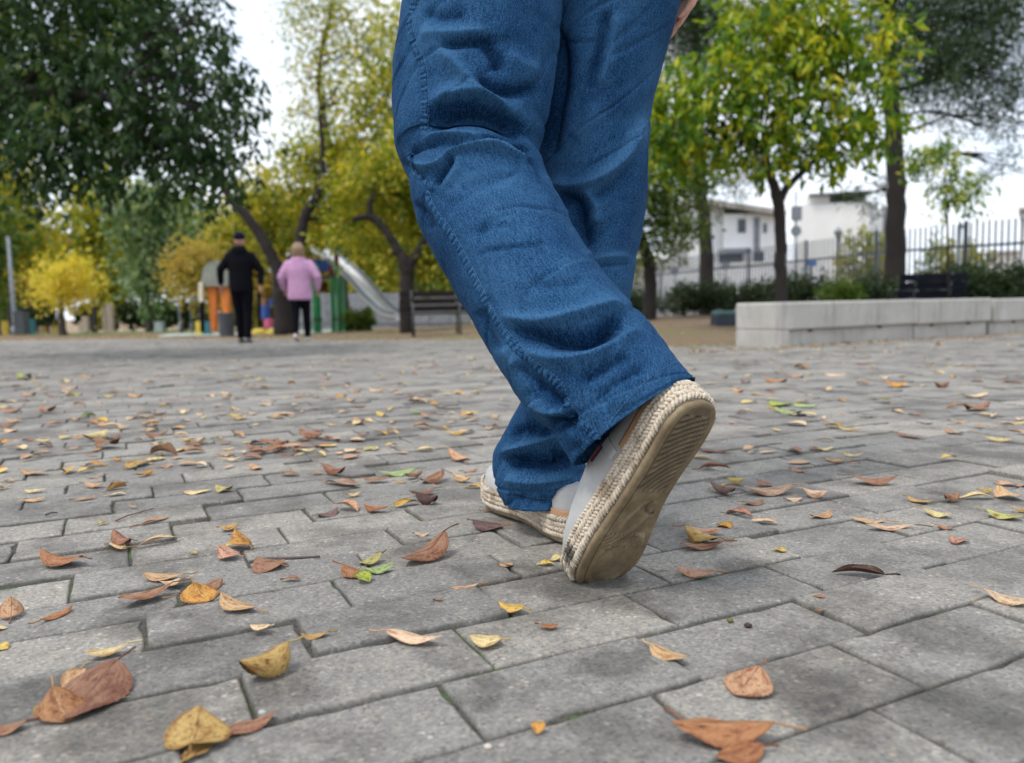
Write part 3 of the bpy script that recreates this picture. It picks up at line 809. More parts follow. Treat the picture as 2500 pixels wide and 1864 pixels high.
    hb = fin(obj_np('heel_band', np.array(V), np.array(F), M_TAN)); s2 = hb.modifiers.new('t', 'SOLIDIFY'); s2.thickness = .0016
    tg = band('label_tag', .118, .142, .34, .42, .0016, M_NAVY, (0,)); band('label_tag', .119, .141, .375, .388, .0028, M_RED, (0,))
    for sd2 in (0, 1): band('elastic_gore', .104, .118, .05, .5, .0010, M_CANVAS, (sd2,))
    return root
def place_shoe(root, heel, t, r_):
    t = Vector(t).normalized(); r_ = Vector(r_); r_ = (r_ - t * r_.dot(t)).normalized(); u = r_.cross(t)
    M = Matrix((( r_.x, t.x, u.x, heel[0]), (r_.y, t.y, u.y, heel[1]), (r_.z, t.z, u.z, heel[2]), (0, 0, 0, 1)))
    root.parent = person; root.matrix_parent_inverse = Matrix.Translation(-loc0); root.matrix_basis = M
    return M
def camv(x, yd, d): return Vector(x * RT - yd * UP + d * FW)
shoe_l = build_shoe('shoe', False, 'lifted canvas espadrille showing its tan rubber sole')
hl_, tl_ = at(1722, 985, .87), at(1474, 1419, .985)
ML = place_shoe(shoe_l, hl_, tl_ - hl_, camv(.88, -.02, .48))
shoe_r = build_shoe('shoe', True, 'planted canvas espadrille with tan leather heel')
gh_ = ground(1424, 1346); gt = ground(1206, 1238)
tv = Vector(gt - gh_); tv.z = 0; tv.normalize()
MR = place_shoe(shoe_r, Vector((gh_[0] + .006, gh_[1] + .01, float(zpave(gh_[0], gh_[1])) + .0025)), tv, tv.cross(Vector((0, 0, 1))))

# ---- body: one continuous figure inside the clothes (only the right hand shows) ----
def limb(mb, pts, rad, n=14): mb.tube([tuple(p) for p in pts], rad, n)
def hand(mb, wrist, dirv, side, curl=.5, s=1.0, palm=1):
    """relaxed hand: wrist point, direction to the fingers, side = unit vector towards the thumb"""
    d = Vector(dirv).normalized(); sd_ = Vector(side); sd_ = (sd_ - d * sd_.dot(d)).normalized(); pn = d.cross(sd_).normalized() * palm
    w = Vector(wrist)
    rings = []
    for t, a, b in ((-.02, .027, .021), (.0, .029, .020), (.03, .036, .019), (.06, .041, .017), (.088, .041, .0145), (.098, .036, .010)):
        rings.append(ell_ring(w + d * t * s, sd_ * a * s, pn * b * s, 16, 2.4))
    mb.loft(rings)
    for i, (off, ln, r0) in enumerate(((.030, .073, .0088), (.0105, .082, .0092), (-.010, .076, .0088), (-.029, .060, .0078))):
        p = w + d * .085 * s + sd_ * off * s; c = curl * (.85 + .15 * i); pts = [p]; ang = .15; q = p
        for seg in (.45, .32, .23):
            ang += c * .62; v = d * math.cos(ang) + pn * math.sin(ang) + sd_ * off * .8; q = q + v.normalized() * ln * seg * s; pts.append(q)
        mb.tube(pts, [r0 * s, r0 * .96 * s, r0 * .88 * s, r0 * .62 * s], 10)
        mb.ball(tuple(q), r0 * .64 * s, 8, 6)
    p = w + d * .022 * s + sd_ * .028 * s
    q1 = p + (d * .6 + sd_ * .6 + pn * .25).normalized() * .042 * s; q2 = q1 + (d * .85 + sd_ * .2 + pn * .35).normalized() * .032 * s; q3 = q2 + (d * .95 + pn * .3).normalized() * .024 * s
    mb.tube([p, q1, q2, q3], [.0125 * s, .0112 * s, .0098 * s, .0068 * s], 10); mb.ball(tuple(q3), .007 * s, 8, 6)
hipL = Vector(Gl[2][0]); hipR = Vector(Gr[2][0]); kneeL = Vector(Gl[2][150]); kneeR = Vector(Gr[2][170]); ankL = Vector(Gl[2][-8]); ankR = Vector(Gr[2][-8])
pel = (hipL + hipR) / 2 + Vector((0, .01, .10)); fwd = Vector((-.28, .96, 0)).normalized(); rgt = fwd.cross(Vector((0, 0, 1)))
chest = pel + Vector((0, 0, .36)) + fwd * .05; neck = chest + Vector((0, 0, .20)) + fwd * .01; head = neck + Vector((0, 0, .17)) + fwd * .03
mb = MB()
limb(mb, [pel - rgt * .08, hipL, kneeL, kneeL * .2 + ankL * .8], [.085, .075, .052, .034])
limb(mb, [pel + rgt * .08, hipR, kneeR, ankR], [.085, .075, .052, .034])
mb.loft([ell_ring(pel + Vector((0, 0, z)) + fwd * f_, rgt * a, fwd * b, 20) for z, a, b, f_ in ((-.10, .12, .09, 0), (0, .155, .105, 0), (.12, .145, .10, .01), (.30, .165, .105, .04), (.42, .17, .10, .05), (.52, .12, .08, .05), (.56, .06, .06, .05))])
limb(mb, [chest + Vector((0, 0, .1)), neck, head], [.07, .055, .06])
mb.ball(tuple(head + fwd * .01), (.078, .095, .115), 16, 12)
mb.tube([head + fwd * .09 + Vector((0, 0, .02)), head + fwd * .115 - Vector((0, 0, .02)), head + fwd * .10 - Vector((0, 0, .035))], [.008, .014, .008], 8)
for s in (-1, 1): mb.ball(tuple(head + rgt * s * .08), (.014, .02, .03), 8, 6)
hand_tip = at(1672, 106, 1.33); wristR = Vector(hand_tip) + Vector((.004, -.012, .165)); elbR = wristR + Vector((.03, -.05, .24)); shR = chest + Vector((0, 0, .11)) + rgt * .185
shL = chest + Vector((0, 0, .11)) - rgt * .185; elbL = shL + Vector((-.04, .05, -.28)); wristL = elbL + fwd * .16 + Vector((0, 0, -.18))
limb(mb, [chest + Vector((0, 0, .12)), shR, elbR, wristR, wristR - Vector((0, 0, .02))], [.06, .05, .04, .026, .026])
limb(mb, [chest + Vector((0, 0, .12)), shL, elbL, wristL, wristL + (wristL - elbL) * .08], [.06, .05, .04, .026, .026])
hand(mb, wristR - Vector((0, 0, .012)), Vector((-.02, -.04, -1)), fwd, .32, palm=-1); hand(mb, wristL, wristL - elbL, fwd, .5)
body = P_(mb.build('body', M_SKIN, remesh=.0052, sm=3)); body['label'] = 'bare hand hanging beside the right thigh'
M_SWEAT = simple('dark sweater', (.02, .022, .03), .95, .2, 30, bump=.2, bscale=200)
mb = MB()
mb.loft([ell_ring(pel + Vector((0, 0, z)) + fwd * f_, rgt * a, fwd * b, 24) for z, a, b, f_ in ((-.02, .185, .135, 0), (.06, .18, .13, 0), (.14, .17, .125, .01), (.30, .19, .13, .04), (.42, .195, .125, .05), (.52, .14, .10, .05), (.565, .075, .075, .05))])
limb(mb, [chest + Vector((0, 0, .12)), shR, elbR, wristR + Vector((0, 0, .03))], [.08, .075, .058, .042])
limb(mb, [chest + Vector((0, 0, .12)), shL, elbL, wristL + (elbL - wristL) * .1], [.08, .075, .058, .042])
P_(mb.build('sweater', M_SWEAT, remesh=.012, sm=6))
mb = MB()
mb.loft([ell_ring(pel + Vector((0, 0, z)), rgt * a, fwd * b, 30) for z, a, b in ((-.17, .185, .115), (-.10, .19, .125), (0, .18, .125), (.05, .172, .12))], cap=False)
P_(mb.build('jeans_seat', M_DENIM, smooth=True))
mb = MB(); hr_ = head + Vector((0, 0, .03)) - fwd * .012
mb.ball(tuple(hr_), (.088, .10, .105), 16, 12); P_(mb.build('hair', simple('dark hair', (.03, .02, .015), .6, .3, 60), remesh=.012, sm=2))
# ---------------------------------------------------------------- trees
def leaf_mat(name, stops, trans=.35, clump=1.6):
    """stops: colours picked by leaf; slow noise shifts whole clumps"""
    m = NT(name); g = m.n('NewGeometry')
    n = m.noise(g.outputs['Position'], clump, 3, .6)
    f = m.math('ADD', m.math('MULTIPLY', g.outputs['Random Per Island'], .55), m.math('SUBTRACT', m.math('MULTIPLY', n, 1.3), .42))
    c = m.ramp(f, stops)
    d = m.n('BsdfDiffuse'); t = m.n('BsdfTranslucent'); mix = m.n('MixShader'); mix.inputs[0].default_value = trans
    gl = m.n('BsdfGlossy', Roughness=.45); mix2 = m.n('MixShader'); mix2.inputs[0].default_value = .03
    m.l(c, d.inputs[0]); tc_ = m.mix(1, c, (1.25, 1.2, .7), 'MULTIPLY'); m.l(tc_, t.inputs[0])
    m.l(d.outputs[0], mix.inputs[1]); m.l(t.outputs[0], mix.inputs[2]); m.l(mix.outputs[0], mix2.inputs[1]); m.l(gl.outputs[0], mix2.inputs[2])
    m.l(mix2.outputs[0], m.out.inputs[0]); return m.m
def bark_mat(name, c):
    m = NT(name); p = m.objc(); n = m.noise(m.mapv(p, (9, 9, 2)), 3, 5, .7)
    m.col(m.ramp(n, [(.3, tuple(x * .5 for x in c)), (.7, c)])); m.rough(.95); m.bump(n, .8, .03); return m.m
BARK = bark_mat('dark bark', (.024, .018, .015)); BARK2 = bark_mat('grey bark', (.07, .058, .048))
LM_DARK = leaf_mat('dark green leaves', [(0, (.007, .022, .005)), (.4, (.018, .05, .010)), (.75, (.04, .09, .018)), (1, (.15, .16, .03))], .36)
LM_OLIVE = leaf_mat('olive yellow leaves', [(0, (.045, .08, .006)), (.3, (.14, .20, .012)), (.55, (.33, .35, .025)), (.8, (.60, .50, .05)), (1, (.68, .42, .07))], .5)
LM_YELLOW = leaf_mat('yellow leaves', [(0, (.36, .36, .03)), (.5, (.66, .56, .06)), (1, (.78, .60, .12))], .5)
LM_ORANGE = leaf_mat('orange yellow leaves', [(0, (.18, .19, .03)), (.4, (.38, .32, .06)), (1, (.58, .38, .10))], .5)
LM_LIME = leaf_mat('bright green leaves', [(0, (.014, .05, .003)), (.33, (.06, .155, .005)), (.55, (.19, .31, .010)), (.76, (.48, .50, .02)), (1, (.70, .44, .02))], .42, 2.4)
LM_GREEN = leaf_mat('mid green leaves', [(0, (.03, .07, .01)), (.5, (.085, .15, .018)), (1, (.22, .26, .04))], .45)
LM_PINE = leaf_mat('pine needles', [(0, (.02, .04, .018)), (.5, (.045, .085, .032)), (1, (.10, .14, .05))], .25)
LM_BLUE = leaf_mat('blue green needles', [(0, (.07, .14, .06)), (.5, (.17, .25, .12)), (1, (.32, .38, .18))], .45)
LM_HEDGE = leaf_mat('hedge leaves', [(0, (.018, .032, .014)), (.5, (.035, .06, .022)), (1, (.07, .10, .035))], .25)

def leaves(name, clumps, n, size, aspect, mat, parent, seed=1, shell=2.0, cl=14, sig=.5, droop=.3, jit=.30):
    """many leaf-shaped faces in ellipsoid clumps: (centre, radii, weight)"""
    r = np.random.default_rng(seed)
    cen = np.array([c[0] for c in clumps], float); rad = np.array([c[1] for c in clumps], float)
    wt = np.array([c[2] if len(c) > 2 else 1.0 for c in clumps]) * (rad.prod(1) ** .75); wt /= wt.sum()
    nt_ = max(1, n // cl)
    k = r.choice(len(cen), nt_, p=wt)
    d = r.normal(size=(nt_, 3)); d /= np.linalg.norm(d, axis=1)[:, None]
    rr = r.random(nt_) ** (1 / shell)
    tw = cen[k] + d * rad[k] * rr[:, None]
    tdir = d * .7 + r.normal(size=(nt_, 3)) * .5 + np.array([0, 0, -droop]); tdir /= np.linalg.norm(tdir, axis=1)[:, None]
    i = np.repeat(np.arange(nt_), cl); m = len(i)
    s = size * r.uniform(.6, 1.25, m)
    P = tw[i] + tdir[i] * (r.random(m) * sig * 2 * 1.2 - sig * .6)[:, None] * 1.0 + r.normal(size=(m, 3)) * sig * jit
    a = r.normal(size=(m, 3)) * .8 + tdir[i] * .8 + np.array([0, 0, -droop]); a /= np.linalg.norm(a, axis=1)[:, None]
    b = np.cross(a, r.normal(size=(m, 3)) * .7 + np.array([0, 0, 1.0])); b /= np.linalg.norm(b, axis=1)[:, None] + 1e-9
    nn = np.cross(a, b)
    L_ = a * s[:, None]; B = b * (s * aspect)[:, None]
    V = np.stack([P, P + L_ * .45 + B * .5 + nn * (s * .08)[:, None], P + L_, P + L_ * .45 - B * .5 + nn * (s * .08)[:, None]], 1).reshape(-1, 3)
    q = np.arange(m)[:, None] * 4
    F = np.concatenate([q + np.array([0, 1, 2]), q + np.array([0, 2, 3])])
    o = obj_np(name, V, F, mat, parent, smooth=False)
    return o
def tree(name, label, base, trunk, clumps, n, size, aspect, mat, bark=BARK, group=None, seed=1, rb=.03, shell=2.0, cl=14, sig=.35, droop=.3, extra=(), cat='tree', twigs=2, branches=True, jit=.30):
    """trunk: list of limbs, each [(point, radius), ...]; branches run from the nearest limb point to each clump"""
    base = Vector(base); root = empty(name, base, label=label, cat=cat, group=group)
    r = random.Random(seed); mb = MB(); allp = []
    for limb_ in trunk:
        P = crom(np.array([tuple(p) + (q,) for p, q in limb_]), 6 * len(limb_))
        pts = [Vector(p[:3]) + Vector((r.gauss(0, 1), r.gauss(0, 1), 0)) * p[3] * .09 for p in P]
        mb.tube(pts, [p[3] for p in P], 10); allp += [(Vector(p[:3]), p[3]) for p in P[3:]]
    if branches:
        for c in clumps:
            c0 = Vector(c[0]); p, q = min(allp, key=lambda a: (a[0] - c0).length + max(0, a[0].z - c0.z) * .8)
            d = c0 - p; mid = p + d * .5 + Vector((r.uniform(-.1, .1), r.uniform(-.1, .1), .12)) * d.length
            r0 = min(q * .6, rb)
            mb.tube([p, p + d * .2 + Vector((0, 0, .03)) * d.length, mid, c0], [r0, r0 * .8, r0 * .55, r0 * .25], 6)
            for _ in range(twigs):
                e = c0 + Vector((r.uniform(-1, 1) * c[1][0], r.uniform(-1, 1) * c[1][1], r.uniform(-.7, .8) * c[1][2])) * .8
                mb.tube([mid, (mid + e) / 2 + Vector((0, 0, .05)), e], [r0 * .45, r0 * .3, r0 * .12], 5)
    tr = mb.build('trunk', bark, smooth=True); tr.parent = root; tr.matrix_parent_inverse = Matrix.Translation(-base)
    cr = leaves('crown', clumps, n, size, aspect, mat, None, seed, shell, cl, sig, droop, jit)
    cr.parent = root; cr.matrix_parent_inverse = Matrix.Translation(-base)
    return root
def pb(x, y, d, rx, ry, rd, w=1.0):
    """clump seen at (x,y) in the 2216 view, depth d, radii in view pixels and metres of depth"""
    s = d * K / F_PX
    return (tuple(at2(x, y, d)), (rx * s, rd, ry * s), w)
def gp(x, d):
    """ground point in view column x at depth d"""
    p = at2(x, 660, d); return Vector((p[0], p[1], gh(p[0], p[1]) - .03))

# near dark tree: stands just outside the left edge, crown overhangs the paving
tb = Vector((-7.4, 8.6, gh(-7.4, 8.6) - .03))
cl_ = [pb(60, 60, 7.6, 170, 130, 1.1), pb(230, 40, 7.8, 170, 120, 1.1), pb(380, 90, 7.4, 110, 90, .8), pb(110, 200, 7.4, 160, 110, 1.0), pb(270, 190, 7.2, 140, 100, .9),
       pb(400, 230, 7.0, 100, 75, .7), pb(480, 270, 7.0, 62, 38, .5), pb(60, 300, 7.2, 130, 80, .9), pb(190, 310, 7.0, 120, 70, .8), pb(330, 320, 6.9, 100, 60, .6),
       pb(430, 340, 6.9, 70, 42, .5), pb(470, 175, 7.1, 60, 40, .4), pb(460, 10, 7.4, 45, 30, .4), pb(200, -120, 8.2, 260, 140, 1.4), pb(-120, 120, 8.2, 200, 180, 1.5), pb(30, 372, 7.0, 70, 34, .5), pb(390, 385, 6.9, 50, 22, .4),
       pb(455, 45, 7.2, 34, 26, .3), pb(535, 290, 7.0, 34, 16, .3), pb(515, 225, 7.0, 40, 18, .3), pb(505, 165, 7.0, 40, 14, .3), pb(470, 330, 6.9, 60, 20, .4), pb(480, 90, 7.1, 30, 16, .3)]
tree('broad_leaved_tree', 'dark green tree overhanging the paving at the top left corner', tb,
     [[(tb, .26), (tb + Vector((.1, -.1, 1.2)), .22), (tb + Vector((.5, -.3, 2.4)), .18), (tb + Vector((1.4, -.7, 3.4)), .12), (tb + Vector((2.6, -1.2, 4.1)), .07)],
      [(tb + Vector((.3, -.2, 1.9)), .15), (tb + Vector((1.3, -.6, 2.3)), .10), (tb + Vector((2.6, -1.2, 2.5)), .06), (tb + Vector((4.0, -1.6, 2.3)), .03)]],
     cl_, 24000, .105, .43, LM_DARK, seed=3, cl=18, sig=.22, droop=.75, shell=2.2, rb=.025, jit=.13)

# forked tree behind the two walkers
D_ = 20.0; fb = gp(612, D_)
A2 = lambda x, y, d=D_: Vector(at2(x, y, d))
tree('forked_tree', 'forked tree with yellow-green crown behind the two walkers', fb,
     [[(fb, .26), (A2(608, 640), .20), (A2(602, 590), .17), (A2(575, 530), .14), (A2(535, 470), .12), (A2(498, 430), .10), (A2(470, 380), .08), (A2(452, 330), .06)],
      [(A2(612, 660), .17), (A2(625, 590), .16), (A2(648, 530), .15), (A2(662, 465), .13), (A2(688, 420), .10), (A2(700, 350), .07), (A2(690, 240), .05)],
      [(A2(665, 465), .07), (A2(690, 425), .07), (A2(715, 395), .05), (A2(760, 350), .03)]],
     [pb(570, 440, 21.4, 60, 50, 1.2), pb(665, 375, 21.4, 75, 65, 1.3), pb(740, 340, 21.4, 100, 80, 1.4), pb(820, 300, 21, 80, 80, 1.2), pb(700, 470, 21.4, 90, 60, 1.0), pb(790, 420, 21, 90, 70, 1.2), pb(850, 480, 21, 60, 70, 1),
      pb(540, 470, 21.4, 55, 50, 1), pb(600, 520, 21.4, 50, 50, .9, .6), pb(810, 200, 20.5, 80, 70, 1.2), pb(850, 100, 20.5, 50, 80, 1)],
     15000, .16, .55, LM_OLIVE, seed=5, sig=.32, rb=.05)
# tall sparse tree above it
D_ = 25.0; sb = gp(742, 25)
tree('slender_tree', 'tall sparse grey-green tree rising above the forked tree', sb,
     [[(sb, .2), (A2(735, 500, 25), .17), (A2(715, 330, 25), .12), (A2(690, 170, 25), .08), (A2(720, 0, 25), .05), (A2(730, -140, 25), .03)]],
     [pb(700, 230, 25, 60, 60, 1, .6), pb(660, 170, 25, 40, 40, 1, .5), pb(740, 130, 25, 80, 70, 1.2, .6), pb(680, 70, 25, 60, 60, 1, .5), pb(760, 30, 25, 80, 70, 1.2, .7), pb(650, 20, 25, 40, 50, 1, .4), pb(830, 110, 25, 50, 60, 1, .8), pb(720, -80, 25, 110, 70, 1.3, .7), pb(640, 250, 25, 30, 30, .8, .5)],
     8500, .14, .5, LM_OLIVE, BARK2, seed=6, sig=.45, rb=.05, shell=3)
# twisted tree beside the dark slatted bench
D_ = 17.0; wb = gp(878, 17)
tree('twisted_tree', 'tree with twisted dark limbs beside the slatted bench', wb,
     [[(wb, .17), (A2(880, 640, 17), .15), (A2(880, 580, 17), .15), (A2(862, 545, 17), .11), (A2(838, 505, 17), .09), (A2(812, 475, 17), .09), (A2(790, 470, 17), .07), (A2(765, 475, 17), .05)],
      [(A2(880, 585, 17), .12), (A2(905, 545, 17), .10), (A2(928, 500, 17), .07), (A2(950, 440, 17), .05)], [(A2(802, 474, 17), .07), (A2(800, 445, 17), .06), (A2(808, 425, 17), .04)]],
     [pb(800, 400, 17.9, 90, 50, 1.0), pb(880, 430, 17.9, 90, 60, 1.0), pb(960, 440, 17.9, 70, 70, 1.0), pb(845, 560, 17.8, 45, 40, .7, .6), pb(920, 520, 17.8, 55, 50, .7), pb(760, 500, 17.8, 60, 40, .7, .7), pb(900, 340, 17.5, 90, 70, 1.2), pb(960, 560, 17.5, 50, 50, .9, .6)],
     11500, .14, .55, LM_OLIVE, seed=8, sig=.28, rb=.045)
# bright green tree by the concrete bench
D_ = 9.6; cb = gp(1692, 9.6)
tree('bright_green_tree', 'bright green leafy tree growing behind the concrete bench', cb,
     [[(cb, .085), (A2(1690, 600, 9.6), .07), (A2(1690, 520, 9.6), .066), (A2(1684, 440, 9.6), .066), (A2(1668, 380, 9.6), .05), (A2(1650, 320, 9.6), .035)],
      [(A2(1684, 445, 9.6), .05), (A2(1705, 405, 9.6), .045), (A2(1745, 365, 9.6), .03), (A2(1790, 320, 9.6), .02)]],
     [pb(1480, 240, 9.4, 80, 80, .5), pb(1560, 180, 9.4, 90, 90, .6), pb(1640, 110, 9.6, 100, 80, .7), pb(1740, 70, 9.6, 110, 80, .7), pb(1850, 90, 9.6, 80, 70, .6), pb(1880, 190, 9.6, 55, 55, .5), pb(1720, 190, 9.6, 100, 80, .7), pb(1610, 280, 9.6, 90, 60, .6), pb(1520, 310, 9.6, 70, 50, .5),
      pb(1760, 290, 9.6, 90, 50, .6), pb(1860, 285, 9.6, 75, 45, .5), pb(1660, 330, 9.7, 60, 40, .5, .8), pb(1440, 300, 9.7, 50, 55, .5), pb(1420, 200, 9.8, 40, 60, .5), pb(1920, 258, 9.5, 26, 16, .2), pb(1925, 60, 9.6, 40, 26, .3), pb(1700, -20, 9.8, 160, 60, .8), pb(1800, 345, 9.6, 50, 18, .4)],
     10000, .15, .36, LM_LIME, seed=9, sig=.17, cl=14, droop=.7, rb=.018, shell=2.8, jit=.2)
# tall pine right of it
D_ = 13.5; pbase = gp(1938, 13.5)
pine_cl = [pb(2050, 90, 13.5, 110, 70, 1.0), pb(2150, 60, 13.5, 90, 70, 1), pb(2010, 160, 13.3, 80, 60, .8), pb(2110, 170, 13.5, 90, 60, .9), pb(2190, 180, 13.7, 60, 70, .8), pb(1970, 60, 13.6, 70, 70, .8), pb(2050, 250, 13.5, 70, 40, .7, .6), pb(2160, 280, 13.8, 70, 40, .7, .5),
           pb(1900, 20, 13.8, 80, 50, .9), pb(2000, -40, 13.5, 160, 60, 1.3), pb(2180, -30, 13.5, 120, 60, 1.2), pb(1880, 420, 14.2, 50, 40, .6, .4), pb(2180, 360, 14, 50, 30, .5, .4)]
tree('pine_tree', 'tall dark pine with straight trunk behind the bench end', pbase,
     [[(pbase, .20), (A2(1937, 560, 13.5), .165), (A2(1938, 400, 13.5), .15), (A2(1930, 200, 13.5), .13), (A2(1920, 0, 13.5), .11), (A2(1925, -200, 13.5), .07)]],
     pine_cl, 25000, .14, .15, LM_PINE, BARK, seed=12, sig=.22, cl=24, droop=.1, rb=.035, twigs=5)
D_ = 19.0; p2 = gp(1532, 19)
tree('pine_tree', 'slimmer pine trunk between the green tree and the white house', p2,
     [[(p2, .19), (A2(1528, 560, 19), .16), (A2(1520, 430, 19), .14), (A2(1512, 300, 19), .13), (A2(1505, 100, 19), .10), (A2(1500, -80, 19), .07)]],
     [pb(1560, 60, 19, 120, 60, 1.2), pb(1450, 20, 19, 100, 60, 1.2), pb(1490, 120, 19, 80, 40, 1, .7), pb(1640, 360, 19, 50, 30, .8, .35), pb(1590, 400, 19, 60, 30, .8, .35)],
     17000, .17, .14, LM_PINE, BARK, seed=13, sig=.3, cl=24, droop=.1, rb=.05, twigs=4)
D_ = 13.0; gb = gp(1405, 13)
tree('small_green_tree', 'small green tree with bent dark trunk at the hedge end', gb,
     [[(gb, .12), (A2(1408, 620, 13), .10), (A2(1402, 560, 13), .10), (A2(1388, 515, 13), .08), (A2(1372, 470, 13), .06), (A2(1385, 400, 13), .04)]],
     [pb(1430, 420, 13, 60, 55, .7), pb(1380, 400, 13, 60, 70, .7), pb(1470, 480, 13, 50, 45, .6), pb(1430, 520, 13, 60, 30, .6, .7), pb(1340, 450, 13, 50, 60, .7), pb(1500, 390, 13.2, 40, 40, .6), pb(1390, 300, 13, 70, 60, .8), pb(1490, 330, 13.2, 45, 50, .6)],
     9500, .10, .5, LM_GREEN, seed=14, sig=.22, rb=.03)
D_ = 11.0; sp = gp(2055, 11.0)
tree('sapling', 'thin young sapling growing right of the tall pine', sp,
     [[(sp, .018), (A2(2052, 560, 11), .015), (A2(2050, 480, 11), .014), (A2(2045, 420, 11), .011), (A2(2050, 340, 11), .006)]],
     [pb(2050, 400, 11, 40, 32, .25), pb(2010, 350, 11, 44, 34, .3), pb(2090, 390, 11, 44, 40, .3), pb(2040, 320, 11, 40, 30, .25), pb(2100, 430, 11, 26, 22, .2), pb(1985, 330, 11, 26, 26, .2), pb(2060, 440, 11, 22, 22, .2)],
     1500, .10, .32, LM_LIME, seed=15, sig=.12, cl=10, droop=.7, rb=.007)

# wood at the far left: single trees, each its own
def far_tree(x, y0, y1, w, d, mat, label, n=5200, seed=0, trunk=True, size=None, bark=BARK2, shell=2.0, name='park_tree', low=1.0):
    r = random.Random(seed * 7 + 1); b = gp(x, d); h = (y1 - y0)
    cl2 = []
    for k in range(11):
        t = (k + .5) / 11; yy = y0 + h * (t * low)
        ww = w * (.45 + .75 * math.sin(math.pi * min(1, .15 + t * .85)))
        cl2.append(pb(x + r.uniform(-.6, .6) * ww, yy, d + r.uniform(-.03, .03) * d, ww * r.uniform(.4, .62), h * r.uniform(.13, .2), w * d * K / F_PX * .6))
    top = Vector(at2(x, y0 + h * .3, d))
    tk = [[(b, .14 + .001 * d), ((b + top) / 2, .10), (top, .05)]]
    return tree(name, label, b, tk, cl2, n, size or .0095 * d, .6, mat, bark, 'trees of the wood behind the playground', seed=20 + seed, sig=.018 * d, rb=.05, shell=shell, twigs=1)
far_tree(20, 340, 560, 120, 50, LM_OLIVE, 'olive yellow tree at the left edge behind the lamp post', 4200, 1)
far_tree(130, 575, 640, 42, 32, LM_YELLOW, 'small bright yellow tree left of the walking man', 4200, 2, size=.17, shell=3)
far_tree(200, 380, 560, 90, 46, LM_OLIVE, 'hazy olive tree above the bright yellow tree', 2600, 3)
far_tree(318, 420, 640, 70, 40, LM_BLUE, 'blue-green conifer between the yellow and orange trees', 3600, 4, name='conifer_tree')
far_tree(432, 545, 625, 44, 26, LM_ORANGE, 'orange yellow tree directly left of the walking man', 4600, 5, size=.16, shell=3)
far_tree(395, 430, 580, 60, 52, LM_GREEN, 'tall green tree behind the orange yellow tree', 3200, 6)
far_tree(85, 500, 620, 60, 62, LM_ORANGE, 'pale orange tree far behind the lamp post', 2600, 7)
far_tree(245, 530, 650, 45, 62, LM_OLIVE, 'distant olive tree left of the conifer', 2600, 8)
far_tree(520, 480, 650, 60, 42, LM_OLIVE, 'olive tree behind the walking man', 3600, 9)
far_tree(600, 420, 690, 80, 42, LM_ORANGE, 'orange tree behind the forked trunk', 6000, 10)
far_tree(720, 470, 690, 80, 44, LM_ORANGE, 'rusty yellow tree behind the slide', 6000, 11)
far_tree(810, 440, 690, 80, 40, LM_OLIVE, 'olive tree behind the lower end of the slide', 6000, 12)
far_tree(930, 430, 690, 90, 38, LM_GREEN, 'green tree behind the slatted bench', 7000, 13)
far_tree(-60, 420, 640, 80, 44, LM_GREEN, 'green tree cut by the left edge of the view', 3600, 14)
far_tree(1060, 380, 690, 100, 46, LM_OLIVE, 'olive tree hidden mostly behind the jeans', 4000, 15)
far_tree(45, 600, 680, 40, 66, LM_GREEN, 'low green tree behind the bollards at far left', 2000, 16)
far_tree(1180, 400, 660, 100, 40, LM_GREEN, 'green tree showing between the legs and the far wall', 3000, 17)
far_tree(1290, 440, 660, 80, 34, LM_OLIVE, 'olive tree directly behind the standing leg', 3000, 18)
far_tree(1130, 470, 660, 70, 30, LM_ORANGE, 'rusty tree behind the swinging calf', 3000, 19)
